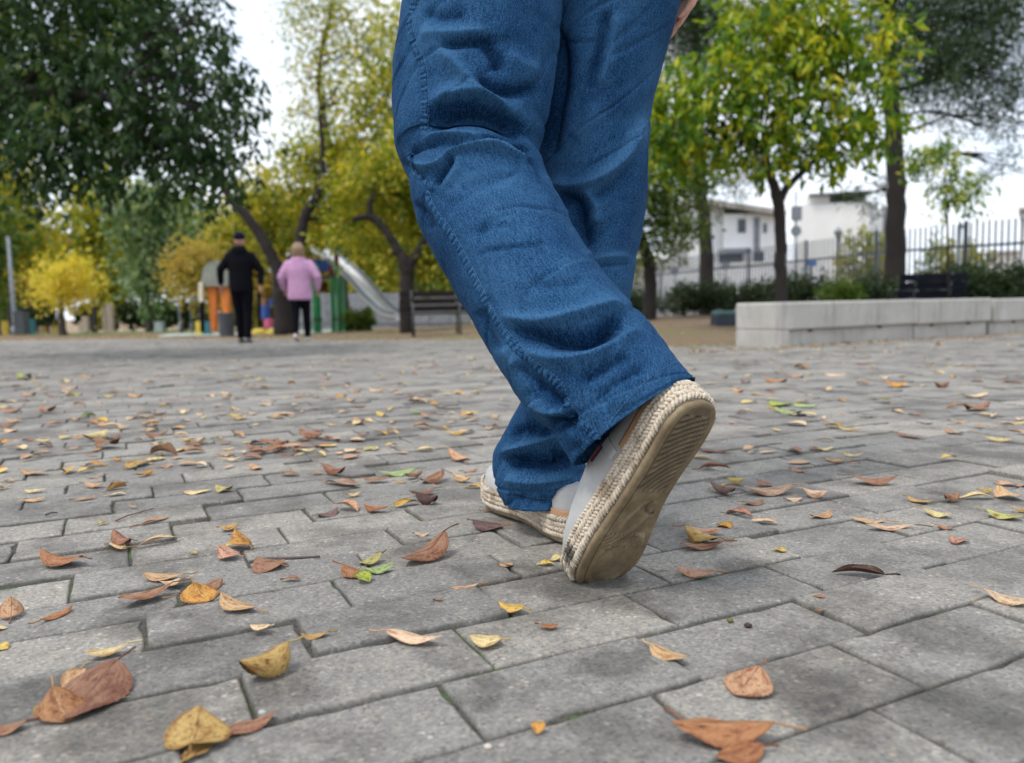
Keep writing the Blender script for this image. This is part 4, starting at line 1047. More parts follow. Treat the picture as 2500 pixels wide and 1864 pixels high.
# ---------------------------------------------------------------- two walkers ahead
M_BLACK = simple('black cloth', (.006, .006, .009), .95, .2, 20, bump=.3, bscale=25, spec=.1)
M_BLACK2 = simple('black trousers', (.005, .005, .008), .95, .2, 20, bump=.3, bscale=20, spec=.1)
M_PINK = simple('pink quilted jacket', (.56, .31, .50), .9, .12, 8, bump=.6, bscale=22, spec=.2)
M_HAIR = simple('dark blond hair', (.25, .16, .09), .6, .35, 50, bump=.4, bscale=120)
M_CAP = simple('navy cap', (.008, .011, .026), .95, spec=.1)
M_WSHOE = simple('white trainers', (.62, .55, .53), .6); M_DSHOE = simple('dark grey trainers', (.05, .055, .065), .6)
def walker(loc, rz, label, H, jacket, trousers, shoes, bulk, stride, jack_low, arm, hair=None, cap=None, hood=True):
    """figure facing local +Y; stride = (left ankle y,z, right ankle y,z); arm = per side (elbow xyz, wrist xyz) from the shoulder"""
    root = empty('person', loc, rz, label=label, cat='person'); k = H / 1.75
    V = lambda x, y, z: Vector((x * k, y * k, z * k))
    hip, sh, nk, hd = .90, 1.42, 1.50, 1.62
    body = MB()
    body.loft([ell_ring(V(0, y, z), V(a, 0, 0), V(0, b, 0), 18) for z, a, b, y in ((.82, .13, .10, 0), (.95, .155, .11, 0), (1.12, .14, .10, 0), (1.32, .165, .11, .01), (1.42, .15, .09, .01), (1.48, .07, .06, .01))])
    body.tube([V(0, .01, 1.44), V(0, .015, 1.55)], .055 * k, 12); body.ball(V(0, .025, hd), (.076 * k, .095 * k, .115 * k), 16, 12)
    body.tube([V(0, .11, 1.635), V(0, .135, 1.60), V(0, .12, 1.585)], [.008, .015, .008], 8)
    for s in (-1, 1): body.ball(V(s * .078, .02, 1.615), (.012 * k, .02 * k, .03 * k), 8, 6)
    tr = MB(); jk = MB()
    for s, (ay, az) in zip((-1, 1), stride):
        hp = V(s * .085, 0, hip); ank = V(s * .075, ay, az); kn = (hp + ank) / 2 + V(0, .03 + .10 * max(0, az - .08), .0)
        body.tube([hp, kn, ank], [.075 * k, .05 * k, .036 * k], 12)
        tr.tube([V(s * .075, 0, 1.0), hp, (hp + kn) / 2, kn, (kn + ank) / 2, ank + V(0, 0, -.01)], [.10 * k * bulk[1], .105 * k * bulk[1], .095 * k * bulk[1], .075 * k * bulk[1], .066 * k * bulk[1], .056 * k * bulk[1]], 14)
        sh_ = MB(); pit = -min(1.0, max(0, (az - .08) * 6)); c, sn = math.cos(pit), math.sin(pit)
        R_ = [];
        for y, w, h in ((-.07, .028, .05), (-.05, .036, .075), (.0, .038, .085), (.06, .042, .065), (.13, .046, .045), (.18, .036, .032), (.195, .015, .018)):
            ring = []
            for q in range(12):
                a_ = 2 * math.pi * q / 12; lx, lz = w * math.cos(a_), h / 2 + h / 2 * math.sin(a_) - .085
                ring.append(ank + V(lx, y * c - lz * sn, y * sn + lz * c))
            R_.append(ring)
        sh_.loft(R_); sh_.build('shoe', shoes, root, smooth=True)
    tr.loft([ell_ring(V(0, 0, z), V(a, 0, 0), V(0, b, 0), 16) for z, a, b in ((.84, .15 * bulk[1], .115), (.95, .165 * bulk[1], .125), (1.05, .15, .11))])
    bw = bulk[0]
    jk.loft([ell_ring(V(0, y, z), V(a * bw, 0, 0), V(0, b * bw, 0), 20, 2.3) for z, a, b, y in ((jack_low, .19, .135, 0), (jack_low + .12, .195, .14, 0), (1.10, .185, .135, 0), (1.28, .20, .14, .0), (1.40, .185, .12, .0), (1.46, .11, .085, .01), (1.51, .075, .075, .02))])
    for s, (e, w) in zip((-1, 1), arm):
        S0 = V(s * .155 * bw, 0, 1.375); E0 = V(*e); W0 = V(*w)
        jk.tube([V(s * .08, 0, 1.39), S0, (S0 + E0) / 2, E0, (E0 + W0) / 2, W0], [.07 * k * bw, .082 * k * bw, .078 * k * bw, .066 * k * bw, .058 * k * bw, .046 * k * bw], 14)
        body.tube([S0, E0, W0], [.05 * k, .038 * k, .027 * k], 10); hand(body, W0, (W0 - E0), Vector((0, 1, 0)), .6, k)
    if hood:
        jk.loft([ell_ring(V(0, y, z), V(a, 0, 0), V(0, b, 0), 16) for z, a, b, y in ((1.40, .10, .05, -.075), (1.44, .125, .075, -.065), (1.49, .12, .08, -.045), (1.53, .10, .075, -.02))])
    body.build('body', M_SKIN, root, remesh=.012 if H < 5 else .02, sm=2)
    jk.build('jacket', jacket, root, remesh=.016, sm=8); tr.build('trousers', trousers, root, remesh=.016, sm=5)
    if cap:
        c = MB(); c.ball(V(0, .015, 1.665), (.088 * k, .105 * k, .085 * k), 18, 12); c.build('cap', cap, root, remesh=.012, sm=3)
    if hair:
        c = MB(); c.ball(V(0, .0, 1.645), (.112 * k, .12 * k, .12 * k), 18, 12)
        c.loft([ell_ring(V(0, -.035, z), V(a, 0, 0), V(0, b, 0), 18, 2.4) for z, a, b in ((1.45, .10, .06), (1.50, .115, .085), (1.58, .118, .10), (1.66, .11, .10))])
        c.build('hair', hair, root, remesh=.014, sm=4)
    return root
mp_ = at(597, 838, 12.9); gzm = gh(mp_[0], mp_[1])
walker((mp_[0], mp_[1], gzm), .06, 'man in black hooded jacket and navy cap walking away', 1.78, M_BLACK, M_BLACK2, M_DSHOE, (.97, 1.0), ((.10, .085), (-.06, .085)), .80,
       (((-.30, -.05, 1.16), (-.335, .06, .93)), ((.31, .02, 1.14), (.30, -.03, .90))), cap=M_CAP)
wp_ = at(738, 835, 13.1); gzw = gh(wp_[0], wp_[1])
walker((wp_[0], wp_[1], gzw), .05, 'woman with blond hair in pink hooded jacket walking beside the man', 1.60, M_PINK, M_BLACK2, M_WSHOE, (1.13, .98), ((-.16, .14), (.12, .085)), .74,
       (((-.315, -.03, 1.14), (-.30, .10, .93)), ((.325, -.04, 1.14), (.295, .08, .92))), hair=M_HAIR)

# ---------------------------------------------------------------- concrete bench blocks
def conc_mat():
    m = NT('pale concrete'); p = m.objc(); n = m.noise(p, 3, 6, .7); st = m.noise(m.mapv(p, (4.3, 5.1, .9)), 2.1, 6, .72); n3 = m.noise(p, 60, 3)
    c = m.ramp(n, [(.3, (.38, .355, .32)), (.7, (.52, .50, .46))])
    c = m.mix(m.ramp(st, [(.50, 0), (.70, .6)]), c, (.24, .22, .20)); c = m.mix(.25, c, m.ramp(n3, [(.3, (.7, .7, .7)), (.7, (1, 1, 1))]), 'MULTIPLY')
    m.col(c); m.rough(.9); m.bump(n3, .4, .01); return m.m
M_CONC = conc_mat(); M_HOLE = simple('black hole', (.01, .01, .01), 1)
bdir = Vector((5.25 - 2.33, 8.7 - 6.93, 0)).normalized(); bnor = Vector((-bdir.y, bdir.x, 0)); b0 = Vector((2.33, 6.93, 0)); ba = math.atan2(bdir.y, bdir.x)
def bench_block(s0, s1, label, top=.395):
    c = b0 + bdir * (s0 + s1) / 2; z = gh(c.x, c.y) - .02; root = empty('concrete_bench', (c.x, c.y, z), ba, label=label, cat='bench', group='concrete bench blocks')
    l = s1 - s0; m = MB(); m.box((0, .25, .02 + (top + .15) / 2), (l, .52, top - .15)); m.build('seat_block', M_CONC, root, bevel=.018)
    m = MB(); m.box((0, .27, .085), (l - .02, .46, .165)); m.build('plinth', M_CONC, root, bevel=.01)
    if s0 == 0:
        m = MB(); m.box((-l / 2 + .06, .25, .088), (.116, .512, .17)); m.build('end_block', M_CONC, root, bevel=.01)
    for f_ in (-.28, .22): m = MB(); m.box((l * f_, .035, .158), (.05, .02, .02)); m.build('drain_hole', M_HOLE, root)
    return root
bench_block(0, 2.02, 'left pale concrete bench block with the exposed end'); bench_block(2.026, 3.36, 'middle pale concrete bench block of the row', .40); bench_block(3.41, 5.6, 'concrete bench block cut by the right edge, past the dark gap', .40)

# ---------------------------------------------------------------- slatted benches
M_WOOD = simple('dark stained slats', (.022, .016, .014), .8, .3, 8, spec=.2); M_IRON = simple('dark grey iron', (.06, .06, .062), .55, .15, 20, metal=.3); M_NAVYW = simple('navy painted slats', (.008, .009, .017), .8, .2, 10, spec=.12)
def slat_bench(loc, rz, L_, label, mw, mi, k=1.0):
    root = empty('slatted_bench', loc, rz, label=label, cat='bench')
    for i in range(3):
        m = MB(); m.box((0, -.20 + i * .15, .45 * k), (L_, .13, .035)); m.build('slat', mw, root, bevel=.006)
    for i in range(3):
        m = MB(); m.box((0, .27 + i * .035, (.55 + i * .145) * k), (L_, .03, .125 * k)); m.build('slat', mw, root, bevel=.006)
    for s in (-1, 1):
        x = s * (L_ / 2 - .22)
        m = MB(); m.tube([(x, -.30, 0), (x, -.28, .3 * k), (x, -.26, .56 * k), (x, -.2, .63 * k), (x, -.05, .64 * k), (x, .25, .60 * k)], .02, 8); m.build('leg', mi, root, smooth=True)
        m = MB(); m.tube([(x, .34, 0), (x, .25, .42 * k), (x, .27, .5 * k), (x, .345, .92 * k)], .02, 8); m.build('leg', mi, root, smooth=True)
        m = MB(); m.tube([(x, -.28, .425 * k), (x, .25, .425 * k)], .018, 8); m.build('frame', mi, root, smooth=True)
    return root
q = at(1035, 819, 14.2); slat_bench((q[0] + .22, q[1], gh(q[0], q[1]) - .01), .16, 1.25, 'dark slatted bench on the lawn beside the twisted tree', M_WOOD, M_IRON, .9)
q = at(2247, 700, 11.4); slat_bench((q[0], q[1], gh(q[0], q[1]) - .01), math.pi + .05, .95, 'navy slatted bench behind the concrete bench, by the pine trunk', M_NAVYW, M_IRON, .80)

# utility box
q = at(1769, 788, 11.2); zb = gh(q[0], q[1]); root = empty('utility_box', (q[0], q[1], zb), .2, label='low dark blue utility box with teal lid left of the concrete bench', cat='box')
m = MB(); m.loft([[Vector((sx * a, sy * a * .75, z)) for sx, sy in ((-1, -1), (1, -1), (1, 1), (-1, 1))] for z, a in ((0, .165), (.15, .155))]); m.build('body', simple('dark blue plastic', (.02, .03, .05), .6), root, bevel=.01)
m = MB(); m.loft([[Vector((sx * a, sy * a * .75, z)) for sx, sy in ((-1, -1), (1, -1), (1, 1), (-1, 1))] for z, a in ((.15, .16), (.19, .152), (.205, .13))]); m.build('lid', simple('teal plastic', (.05, .12, .11), .6), root, bevel=.008)

# ---------------------------------------------------------------- fence
M_FENCE = simple('grey-blue fence steel', (.09, .11, .14), .55, .15, 10, metal=.2)
fA = Vector((4.0, 27.5, 0)); fB = Vector((9.6, 13.2, 0)); fl_ = (fB - fA); fn = 122
fr = empty('railing_fence', (fA.x, fA.y, 0), label='tall grey vertical bar railing behind the hedge', cat='fence')
m = MB(); m.box((0, 0, .85), (.025, .025, 1.7)); mB = m.build('bar', M_FENCE, fr); me_bar = mB.data
fz = lambda t: gh(*(fA + fl_ * t).xy) * .5 + .06
mB.location = (0, 0, fz(0))
for i in range(1, fn):
    t = i / (fn - 1); o = bpy.data.objects.new('bar', me_bar); link(o, fr); p = fl_ * t; o.location = (p.x, p.y, fz(t))
for zz in (.18, 1.25):
    m = MB(); 
    for i in range(20):
        t0, t1 = i / 20, (i + 1) / 20; a = fl_ * t0; b = fl_ * t1; m.bar((a.x, a.y, fz(t0) + zz), (b.x, b.y, fz(t1) + zz), .03, .045)
    m.build('rail', M_FENCE, fr)
m = MB(); m.box((0, 0, .86), (.06, .06, 1.74)); pst = m.build('post', M_FENCE, fr); pst.location = (0, 0, fz(0))
for i in range(1, 8):
    t = i / 7 * .985; o = bpy.data.objects.new('post', pst.data); link(o, fr); p = fl_ * t; o.location = (p.x, p.y, fz(t))

# hedges
def hedge(x0, x1, yt, yb, d, label, n, seed, mat=LM_HEDGE, dd=.35, size=.055, name='hedge', group='hedge shrubs along the railing'):
    xc = (x0 + x1) / 2; w = (x1 - x0) / 2 * d / F_PX; p = at(xc, yb, d); z0 = gh(p[0], p[1]); ztop = at(xc, yt, d)[2]; h = max(.25, ztop - z0)
    root = empty(name, (p[0], p[1], z0 - .02), label=label, cat='hedge' if name == 'hedge' else 'shrub', group=group)
    r = random.Random(seed); nb = max(3, int(w * 2 / .3)); cl2 = []
    for i in range(nb):
        x = -w + (i + .5) * 2 * w / nb; cl2.append(((x, r.uniform(-.08, .08), h * .56 * r.uniform(.9, 1.1)), (w / nb * 1.35, dd, h * .46 * r.uniform(.85, 1.12)), 1))
    leaves('foliage', cl2, n, size, .6, mat, root, seed, 2.4, 12, .09, .1)
    m = MB()
    for i in range(nb * 2):
        x = r.uniform(-w, w); m.tube([(x, r.uniform(-.1, .1), 0), (x + r.uniform(-.05, .05), r.uniform(-.1, .1), h * .35), (x + r.uniform(-.15, .15), r.uniform(-.15, .15), h * .8)], [.014, .01, .004], 5)
    m.build('stem', BARK, root, smooth=True); return root
hedge(1535, 1590, 705, 760, 16.5, 'dark shrub at the left end of the railing hedge', 2600, 1)
hedge(1592, 1650, 712, 765, 17.0, 'thin gappy shrub right of the small green tree trunk', 1200, 2)
hedge(1648, 1768, 690, 772, 15.0, 'dense dark shrub below the slimmer pine', 7000, 3)
hedge(1768, 1900, 688, 770, 15.5, 'dark shrub left of the bright green tree trunk', 7000, 4)
hedge(1918, 2018, 676, 760, 14.5, 'rounded dark shrub right of the bright green tree trunk', 6000, 5)
hedge(2022, 2085, 688, 760, 13.0, 'green shrub behind the middle of the concrete bench', 3500, 6, LM_GREEN)
hedge(2085, 2185, 676, 760, 13.2, 'dark shrub left of the navy bench', 5000, 7)
hedge(2325, 2420, 648, 745, 12.4, 'tall dark hedge right of the sapling', 8000, 8)
hedge(2420, 2530, 640, 745, 12.2, 'tall dark hedge at the right edge of the view', 8000, 9)
hedge(2235, 2330, 655, 745, 13.5, 'dark hedge behind the navy bench', 5000, 14)
hedge(2055, 2165, 568, 700, 19.5, 'light green shrub behind the railing left of the pine', 4500, 10, LM_OLIVE, .5, .09, 'garden_shrub', 'shrubs behind the railing')
hedge(2265, 2400, 585, 700, 20.0, 'yellow-green shrub behind the railing right of the pine', 5500, 11, LM_OLIVE, .6, .09, 'garden_shrub', 'shrubs behind the railing')
hedge(838, 905, 758, 800, 24.5, 'low hedge under the slide', 3500, 12, LM_GREEN, .4, .10, group='far hedges')
hedge(190, 290, 742, 806, 66, 'dark far hedge behind the stone pillars', 3500, 13, LM_HEDGE, 1.2, .3, group='far hedges')
hedge(300, 420, 735, 806, 60, 'dark far hedge behind the conifer', 4500, 15, LM_HEDGE, 1.2, .3, group='far hedges')
hedge(30, 130, 748, 812, 60, 'dark far hedge behind the yellow tree', 3500, 16, LM_HEDGE, 1.2, .3, group='far hedges')
hedge(420, 520, 735, 806, 48, 'dark far hedge behind the orange legs', 3500, 17, LM_HEDGE, 1.0, .25, group='far hedges')
hedge(560, 700, 735, 806, 46, 'dark far hedge behind the forked trunk', 3500, 18, LM_GREEN, 1.0, .25, group='far hedges')

# ---------------------------------------------------------------- houses
M_WHITE = simple('white render', (.78, .78, .79), .85, .06, .6); M_CREAM = simple('cream render', (.77, .755, .725), .85, .06, .6); M_ROOF = simple('grey tiles', (.34, .31, .28), .9, .25, 3); M_GLASS = simple('dark window glass', (.04, .055, .075), .12, .2, 1)
M_GREYP = simple('grey metal panel', (.20, .215, .24), .6); M_FRAME = simple('grey window frame', (.30, .31, .33), .6)
class House:
    """facade frame: px column and row at depth d -> local box"""
    def __init__(s, name, label, x, d):
        s.d = d; p = at(x, 700, d); s.o = Vector((p[0], p[1], float(gz(p[1])) - .3)); s.root = empty(name, s.o, label=label, cat='house' if 'wall' not in name else 'wall')
    def box(s, part, x0, x1, y0, y1, mat, front=0.0, depth=6.0, base=False):
        a = at(x0, y1, s.d); b = at(x1, y0, s.d); z0 = s.o.z if base else a[2]
        m = MB(); m.box(((a[0] + b[0]) / 2 - s.o.x, front + depth / 2, (z0 + b[2]) / 2 - s.o.z), (abs(b[0] - a[0]), depth, b[2] - z0)); return m.build(part, mat, s.root)
    def window(s, x0, x1, y0, y1, front=-.03):
        f = s.box('window', x0 - 2, x1 + 2, y0 - 2, y1 + 2, M_FRAME, front, .12); g = s.box('pane', x0, x1, y0, y1, M_GLASS, front - .02, .1); g.parent = f; return f
h = House('white_house', 'white two-storey house with one window behind the green tree', 1810, 44)
h.box('wall', 1768, 1896, 522, 760, M_WHITE, 0, 8, True); h.box('wall', 1700, 1768, 506, 760, M_WHITE, .4, 8, True)
r_ = MB(); a = at(1690, 502, 44); b = at(1905, 532, 44); o_ = h.o
r_.add([(a[0] - o_.x, -.7, a[2] - o_.z), (b[0] - o_.x, -.7, b[2] - o_.z), (b[0] - o_.x, 8.5, b[2] - o_.z + .5), (a[0] - o_.x, 8.5, a[2] - o_.z + .5),
        (a[0] - o_.x, -.7, a[2] - o_.z + .28), (b[0] - o_.x, -.7, b[2] - o_.z + .28), (b[0] - o_.x, 8.5, b[2] - o_.z + .8), (a[0] - o_.x, 8.5, a[2] - o_.z + .8)],
       [(0, 1, 2, 3), (4, 5, 6, 7), (0, 1, 5, 4), (1, 2, 6, 5), (2, 3, 7, 6), (3, 0, 4, 7)]); r_.build('roof', M_ROOF, h.root)
h.window(1799, 1815, 538, 569); h.window(1861, 1866, 549, 569); h.box('downpipe_recess', 1838, 1850, 533, 645, M_GREYP, -.05, .1)
h.box('garage_awning', 1752, 1814, 610, 624, M_GREYP, -1.2, 1.3); h.box('garage_door', 1756, 1812, 622, 700, M_GLASS, -.04, .1); h.window(1838, 1860, 616, 642, -.08)
h2 = House('low_white_house', 'low white annexe left of the slimmer pine', 1640, 46)
h2.box('wall', 1500, 1640, 628, 760, M_WHITE, 0, 7, True); h2.box('wall', 1640, 1735, 596, 760, M_WHITE, .5, 7, True); h2.box('roof', 1636, 1738, 590, 597, M_ROOF, -.3, 7.5)
h3 = House('cream_house', 'cream house with flat roof canopy right of the green tree', 1952, 50); h3.root.rotation_euler.z = -.30
h3.box('wall', 1952, 2101, 500, 760, M_CREAM, 0, 9, True); h3.box('parapet', 1965, 2014, 478, 500, M_CREAM, .3, 8); h3.box('terrace_wall', 2014, 2098, 492, 500, M_ROOF, 1.0, 7); h3.box('canopy', 1966, 2104, 476, 483, M_GREYP, -.4, 9); h3.box('wall', 2101, 2148, 512, 760, M_WHITE, .8, 8, True); h3.box('downpipe', 2138, 2146, 512, 650, M_GREYP, .6, .2)
for x in (2020, 2045, 2070): h3.box('post', x, x + 3, 483, 492, M_GREYP, .6, .15)
h4 = House('tall_white_house', 'white house cut by the right edge of the view', 2488, 42); h4.root.rotation_euler.z = -math.atan(1270 / 1950)
h4.box('wall', 2488, 2600, 520, 760, M_WHITE, 0, 8, True); h4.box('roof', 2478, 2610, 508, 520, M_ROOF, -.4, 9)
h5 = House('garden_house', 'low pinkish house roof behind the right part of the railing', 2405, 60); h5.root.rotation_euler.z = -math.atan(1190 / 1950)
h5.box('wall', 2405, 2490, 622, 760, M_CREAM, 0, 6, True); h5.box('roof', 2400, 2492, 614, 623, M_ROOF, -.4, 7)
w1 = House('garden_wall', 'long white garden wall behind the railing', 1750, 36)
w1.box('wall', 1500, 2010, 648, 770, M_WHITE, 0, .25, True); w1.box('coping', 1498, 2012, 645, 648, M_CREAM, -.04, .33)
w2 = House('boundary_wall', 'grey-white boundary wall behind the slide', 900, 34)
M_PANEL = simple('pale grey panel', (.24, .255, .275), .8)
w2.box('wall', 690, 1150, 712, 800, simple('grey panel', (.26, .28, .31), .8), 0, .2, True)
for x in range(700, 1150, 50): w2.box('panel', x, x + 46, 716, 790, M_PANEL, -.05, .1)
w3 = House('white_house', 'white gabled house behind the slide', 990, 60)
w3.box('wall', 880, 1130, 690, 800, M_WHITE, 0, 8, True); w3.box('roof', 870, 1150, 676, 691, M_GREYP, -.5, 9)
for x in (930, 1060): w3.window(x, x + 22, 700, 712)

# ---------------------------------------------------------------- street furniture behind the railing
M_SIGNB = simple('grey sign back', (.22, .24, .26), .5, .1, 4, metal=.3); M_BLUE = simple('blue sign', (.05, .16, .42), .5); M_LGREY = simple('light grey post', (.48, .50, .53), .5)
def post_sign(x, d, ytop, label, parts, mat=M_SIGNB, r=.03, name='road_sign', cat='sign'):
    p = at(x, 700, d); z0 = gh(p[0], p[1]); top = at(x, ytop, d)[2]
    root = empty(name, (p[0], p[1], z0), label=label, cat=cat)
    m = MB(); m.tube([(0, 0, -.05), (0, 0, top - z0)], r, 10); m.build('pole', mat, root, smooth=True)
    for kind, y, w, hh, mt in parts:
        z = at(x, y, d)[2] - z0; s = d / F_PX; m = MB()
        if kind == 'disc': m.tube([(0, -.05, z), (0, -.02, z)], w * s, 20)
        elif kind == 'tri':
            a_ = w * s; m.loft([[Vector((-a_, yy, z + a_ * .8)), Vector((a_, yy, z + a_ * .8)), Vector((0, yy, z - a_ * .9))] for yy in (-.05, -.02)])
        else: m.box((0, -.06, z), (w * s, .05, hh * s))
        m.build('sign_plate' if kind != 'lantern' else 'lantern', mt, root)
    return root
post_sign(1647, 29, 650, 'round grey sign back behind the railing near the small tree', [('disc', 661, 11, 0, M_SIGNB)])
post_sign(1770, 30, 640, 'triangular grey sign back below the garage awning', [('tri', 652, 13, 0, M_SIGNB)])
post_sign(1941, 24, 470, 'tall sign post with panel and round plate right of the green tree trunk', [('box', 524, 25, 34, M_SIGNB), ('disc', 566, 13, 0, M_SIGNB)], M_LGREY, .05)
post_sign(1979, 32, 636, 'small blue sign behind the railing', [('box', 644, 20, 13, M_BLUE)])
post_sign(2338, 16.4, 552, 'light grey round post standing at the railing right of the sapling', [('box', 556, 11, 8, M_SIGNB)], M_LGREY, .05, 'grey_post', 'post')
p = at(2045, 700, 27); z0 = gh(p[0], p[1]); root = empty('street_lamp', (p[0], p[1], z0), label='old style lantern street lamp in front of the cream house', cat='lamp'); zt = at(2045, 585, 27)[2] - z0
m = MB(); m.tube([(0, 0, 0), (0, 0, .6), (0, 0, zt)], [.07, .045, .035], 10); m.build('pole', M_IRON, root, smooth=True)
m = MB(); m.loft([ell_ring((0, 0, zt + a), (w, 0, 0), (0, w, 0), 6) for a, w in ((0, .07), (.22, .15), (.24, .17), (.34, .06), (.40, .015))]); m.build('lantern', M_SIGNB, root)

# ---------------------------------------------------------------- playground and the far left
M_GREEN = simple('green paint', (.03, .27, .09), .45); M_RED = simple('dark red paint', (.16, .015, .02), .5); M_ORG = simple('orange panel', (.72, .20, .015), .5); M_OLV = simple('olive grey panel', (.20, .21, .17), .6)
M_STEEL = simple('slide steel', (.72, .72, .73), .35, .05, 3, metal=.35); M_YEL = simple('yellow rubber', (.62, .45, .06), .7); M_TEAL = simple('teal paint', (.02, .14, .17), .6); M_PBLUE = simple('blue paint', (.015, .06, .28), .5); M_PNK = simple('pink paint', (.55, .10, .20), .6)
M_DGREY = simple('dark grey bin', (.05, .055, .065), .6); M_CRM = simple('cream paint', (.60, .54, .40), .6); M_STONE = simple('sandstone', (.45, .39, .31), .9)
# slide
sp_ = [(775, 617, 24.2), (800, 630, 23.9), (815, 643, 23.7), (832, 657, 23.4), (870, 692, 22.9), (906, 733, 22.4), (932, 760, 22.1), (956, 776, 21.8), (982, 781, 21.5)]
P3 = crom(np.array([at(*p) for p in sp_]), 40); gpos = Vector((P3[-1][0], P3[-1][1], gh(P3[-1][0], P3[-1][1])))
slide = empty('playground_slide', gpos, label='steel slide running down to the lawn left of the slatted bench', cat='slide')
Tn = np.gradient(P3, axis=0); Tn /= np.linalg.norm(Tn, axis=1)[:, None]; side_ = np.cross(Tn, [0, 0, 1.0]); side_ /= np.linalg.norm(side_, axis=1)[:, None]; upv = np.cross(side_, Tn)
def strip(prof, name, mat):
    Vv = []; Ff = []; n = len(prof)
    for p, s, u in zip(P3, side_, upv):
        for a, b in prof: Vv.append(p + s * a + u * b - np.array(gpos))
    for i in range(len(P3) - 1):
        for j in range(n - 1): Ff.append((i * n + j, i * n + j + 1, (i + 1) * n + j + 1, (i + 1) * n + j))
    o = obj_np(name, np.array(Vv), np.array(Ff), mat, slide); s = o.modifiers.new('t', 'SOLIDIFY'); s.thickness = .02; return o
strip([(-.27, .17), (-.25, .05), (-.18, 0), (.18, 0), (.25, .05), (.27, .17)], 'chute', M_STEEL)
m = MB()
for sgn in (-1, 1):
    m = MB(); m.tube([Vector(p + s * sgn * .28 + u * .18 - np.array(gpos)) for p, s, u in zip(P3, side_, upv)], .05, 8); m.build('side_rail', M_SIGNB, slide, smooth=True)
m = MB(); e = Vector(P3[-2] - np.array(gpos)); m.tube([e + Vector((0, 0, -.02)), (e.x, e.y, -.05)], .05, 8); m.build('support', M_SIGNB, slide)
# slide tower posts
def bead_post(x, yt, d, w, label, red=None):
    p = at(x, 700, d); z0 = gh(p[0], p[1]); zt = at(x, yt, d)[2]; s = d / F_PX; root = empty('play_post', (p[0], p[1], z0 - .03), label=label, cat='post', group='green posts of the slide tower')
    m = MB(); m.tube([(0, 0, 0), (0, 0, zt - z0 - .25), (0, 0, zt - z0 - .1), (0, 0, zt - z0 + .03)], [w * s / 2, w * s / 2, w * s * .4, w * s * .08], 10); m.build('pole', M_GREEN, root, smooth=True)
    if red:
        a, b = at(x, red[1], d)[2] - z0, at(x, red[0], d)[2] - z0; m = MB(); m.tube([(0, 0, a), (0, 0, a + .05), (0, 0, b - .05), (0, 0, b)], [w * s * .5, w * s * .72, w * s * .72, w * s * .5], 10); m.build('sleeve', M_RED, root, smooth=True)
    m = MB(); m.tube([(0, 0, .35), (0, 0, .42)], w * s * .62, 10); m.build('collar', M_IRON, root)
bead_post(771, 640, 22.5, 20, 'broad green post just right of the woman'); bead_post(808, 628, 22.4, 6, 'thin green post with red sleeve, leftmost of the pair by the slide', (642, 672)); bead_post(814, 640, 22.8, 6, 'thin green post with red sleeve in the middle by the slide', (654, 677)); bead_post(824, 603, 22.2, 9, 'tallest green post with red sleeve beside the slide', (619, 648))
p = at(793, 640, 23.6); root = empty('slide_tower', (p[0], p[1], gh(p[0], p[1])), label='blue topped platform at the head of the slide', cat='play tower')
zt = at(793, 650, 23.6)[2] - root.location.z
m = MB(); m.box((0, 0, zt - .35), (.9, .9, .08)); m.build('platform', M_DGREY, root); m = MB(); m.box((0, -.45, zt), (.55, .05, .35)); m.build('panel', M_PBLUE, root)
for sx in (-1, 1):
    for sy in (-1, 1): m = MB(); m.tube([(sx * .42, sy * .42, 0), (sx * .42, sy * .42, zt - .31)], .045, 8); m.build('leg', M_GREEN, root)
# dome shelter with orange legs
d_ = 20.6; p = at(534, 760, d_); root = empty('play_shelter', (p[0], p[1], gh(p[0], p[1]) - .02), label='olive domed play panel on tapering orange legs behind the man', cat='play equipment'); O_ = root.location
def pl(x, y, dy=0): q_ = at(x, y, d_); return Vector((q_[0] - O_.x, q_[1] - O_.y + dy, q_[2] - O_.z))
dome = [(503, 700), (503, 672), (508, 655), (520, 643), (536, 638), (552, 642), (562, 653), (566, 672), (566, 700)]
m = MB(); m.loft([[pl(x, y, dy) for x, y in dome] for dy in (-.3, .3)]); m.build('dome_panel', M_OLV, root)
for q4, nm in ((((510, 699), (532, 699), (528, 810), (519, 810)), 'leg'), (((540, 699), (562, 699), (560, 812), (551, 812)), 'leg')):
    m = MB(); m.loft([[pl(x, y, dy) for x, y in q4] for dy in (-.12, .12)]); m.build(nm, M_ORG, root)
m = MB(); m.loft([[pl(x, y, dy) for x, y in ((497, 691), (507, 691), (507, 738), (497, 738))] for dy in (-.35, -.2)]); m.build('side_panel', M_CRM, root)
m = MB(); m.tube([pl(503, 736, -.27), pl(504, 811, -.27)], .055, 8); m.build('leg', M_BLACK, root)
def prim_tub(name, x0, x1, y0, y1, d, mat, label, cat, taper=1.0, round_=True, group=None):
    xc = (x0 + x1) / 2; p = at(xc, y1, d); z0 = gh(p[0], p[1]); w = (x1 - x0) / 2 * d / F_PX; h_ = max(.1, at(xc, y0, d)[2] - z0)
    root = empty(name, (p[0], p[1], z0 - .02), label=label, cat=cat, group=group)
    n = 18 if round_ else 4; rot = 0 if round_ else math.pi / 4; k = 1 if round_ else 1.414
    R_ = lambda z, a: [Vector((a * k * math.cos(rot + 2 * math.pi * i / n), a * k * math.sin(rot + 2 * math.pi * i / n), z)) for i in range(n)]
    m = MB(); m.loft([R_(0, w * taper), R_(h_ * .94, w * .98)]); m.build('body', mat, root, bevel=.01)
    m = MB(); m.loft([R_(h_ * .94, w * 1.04), R_(h_ * .985, w * 1.04), R_(h_, w * .9)]); m.build('rim', mat, root)
    return root
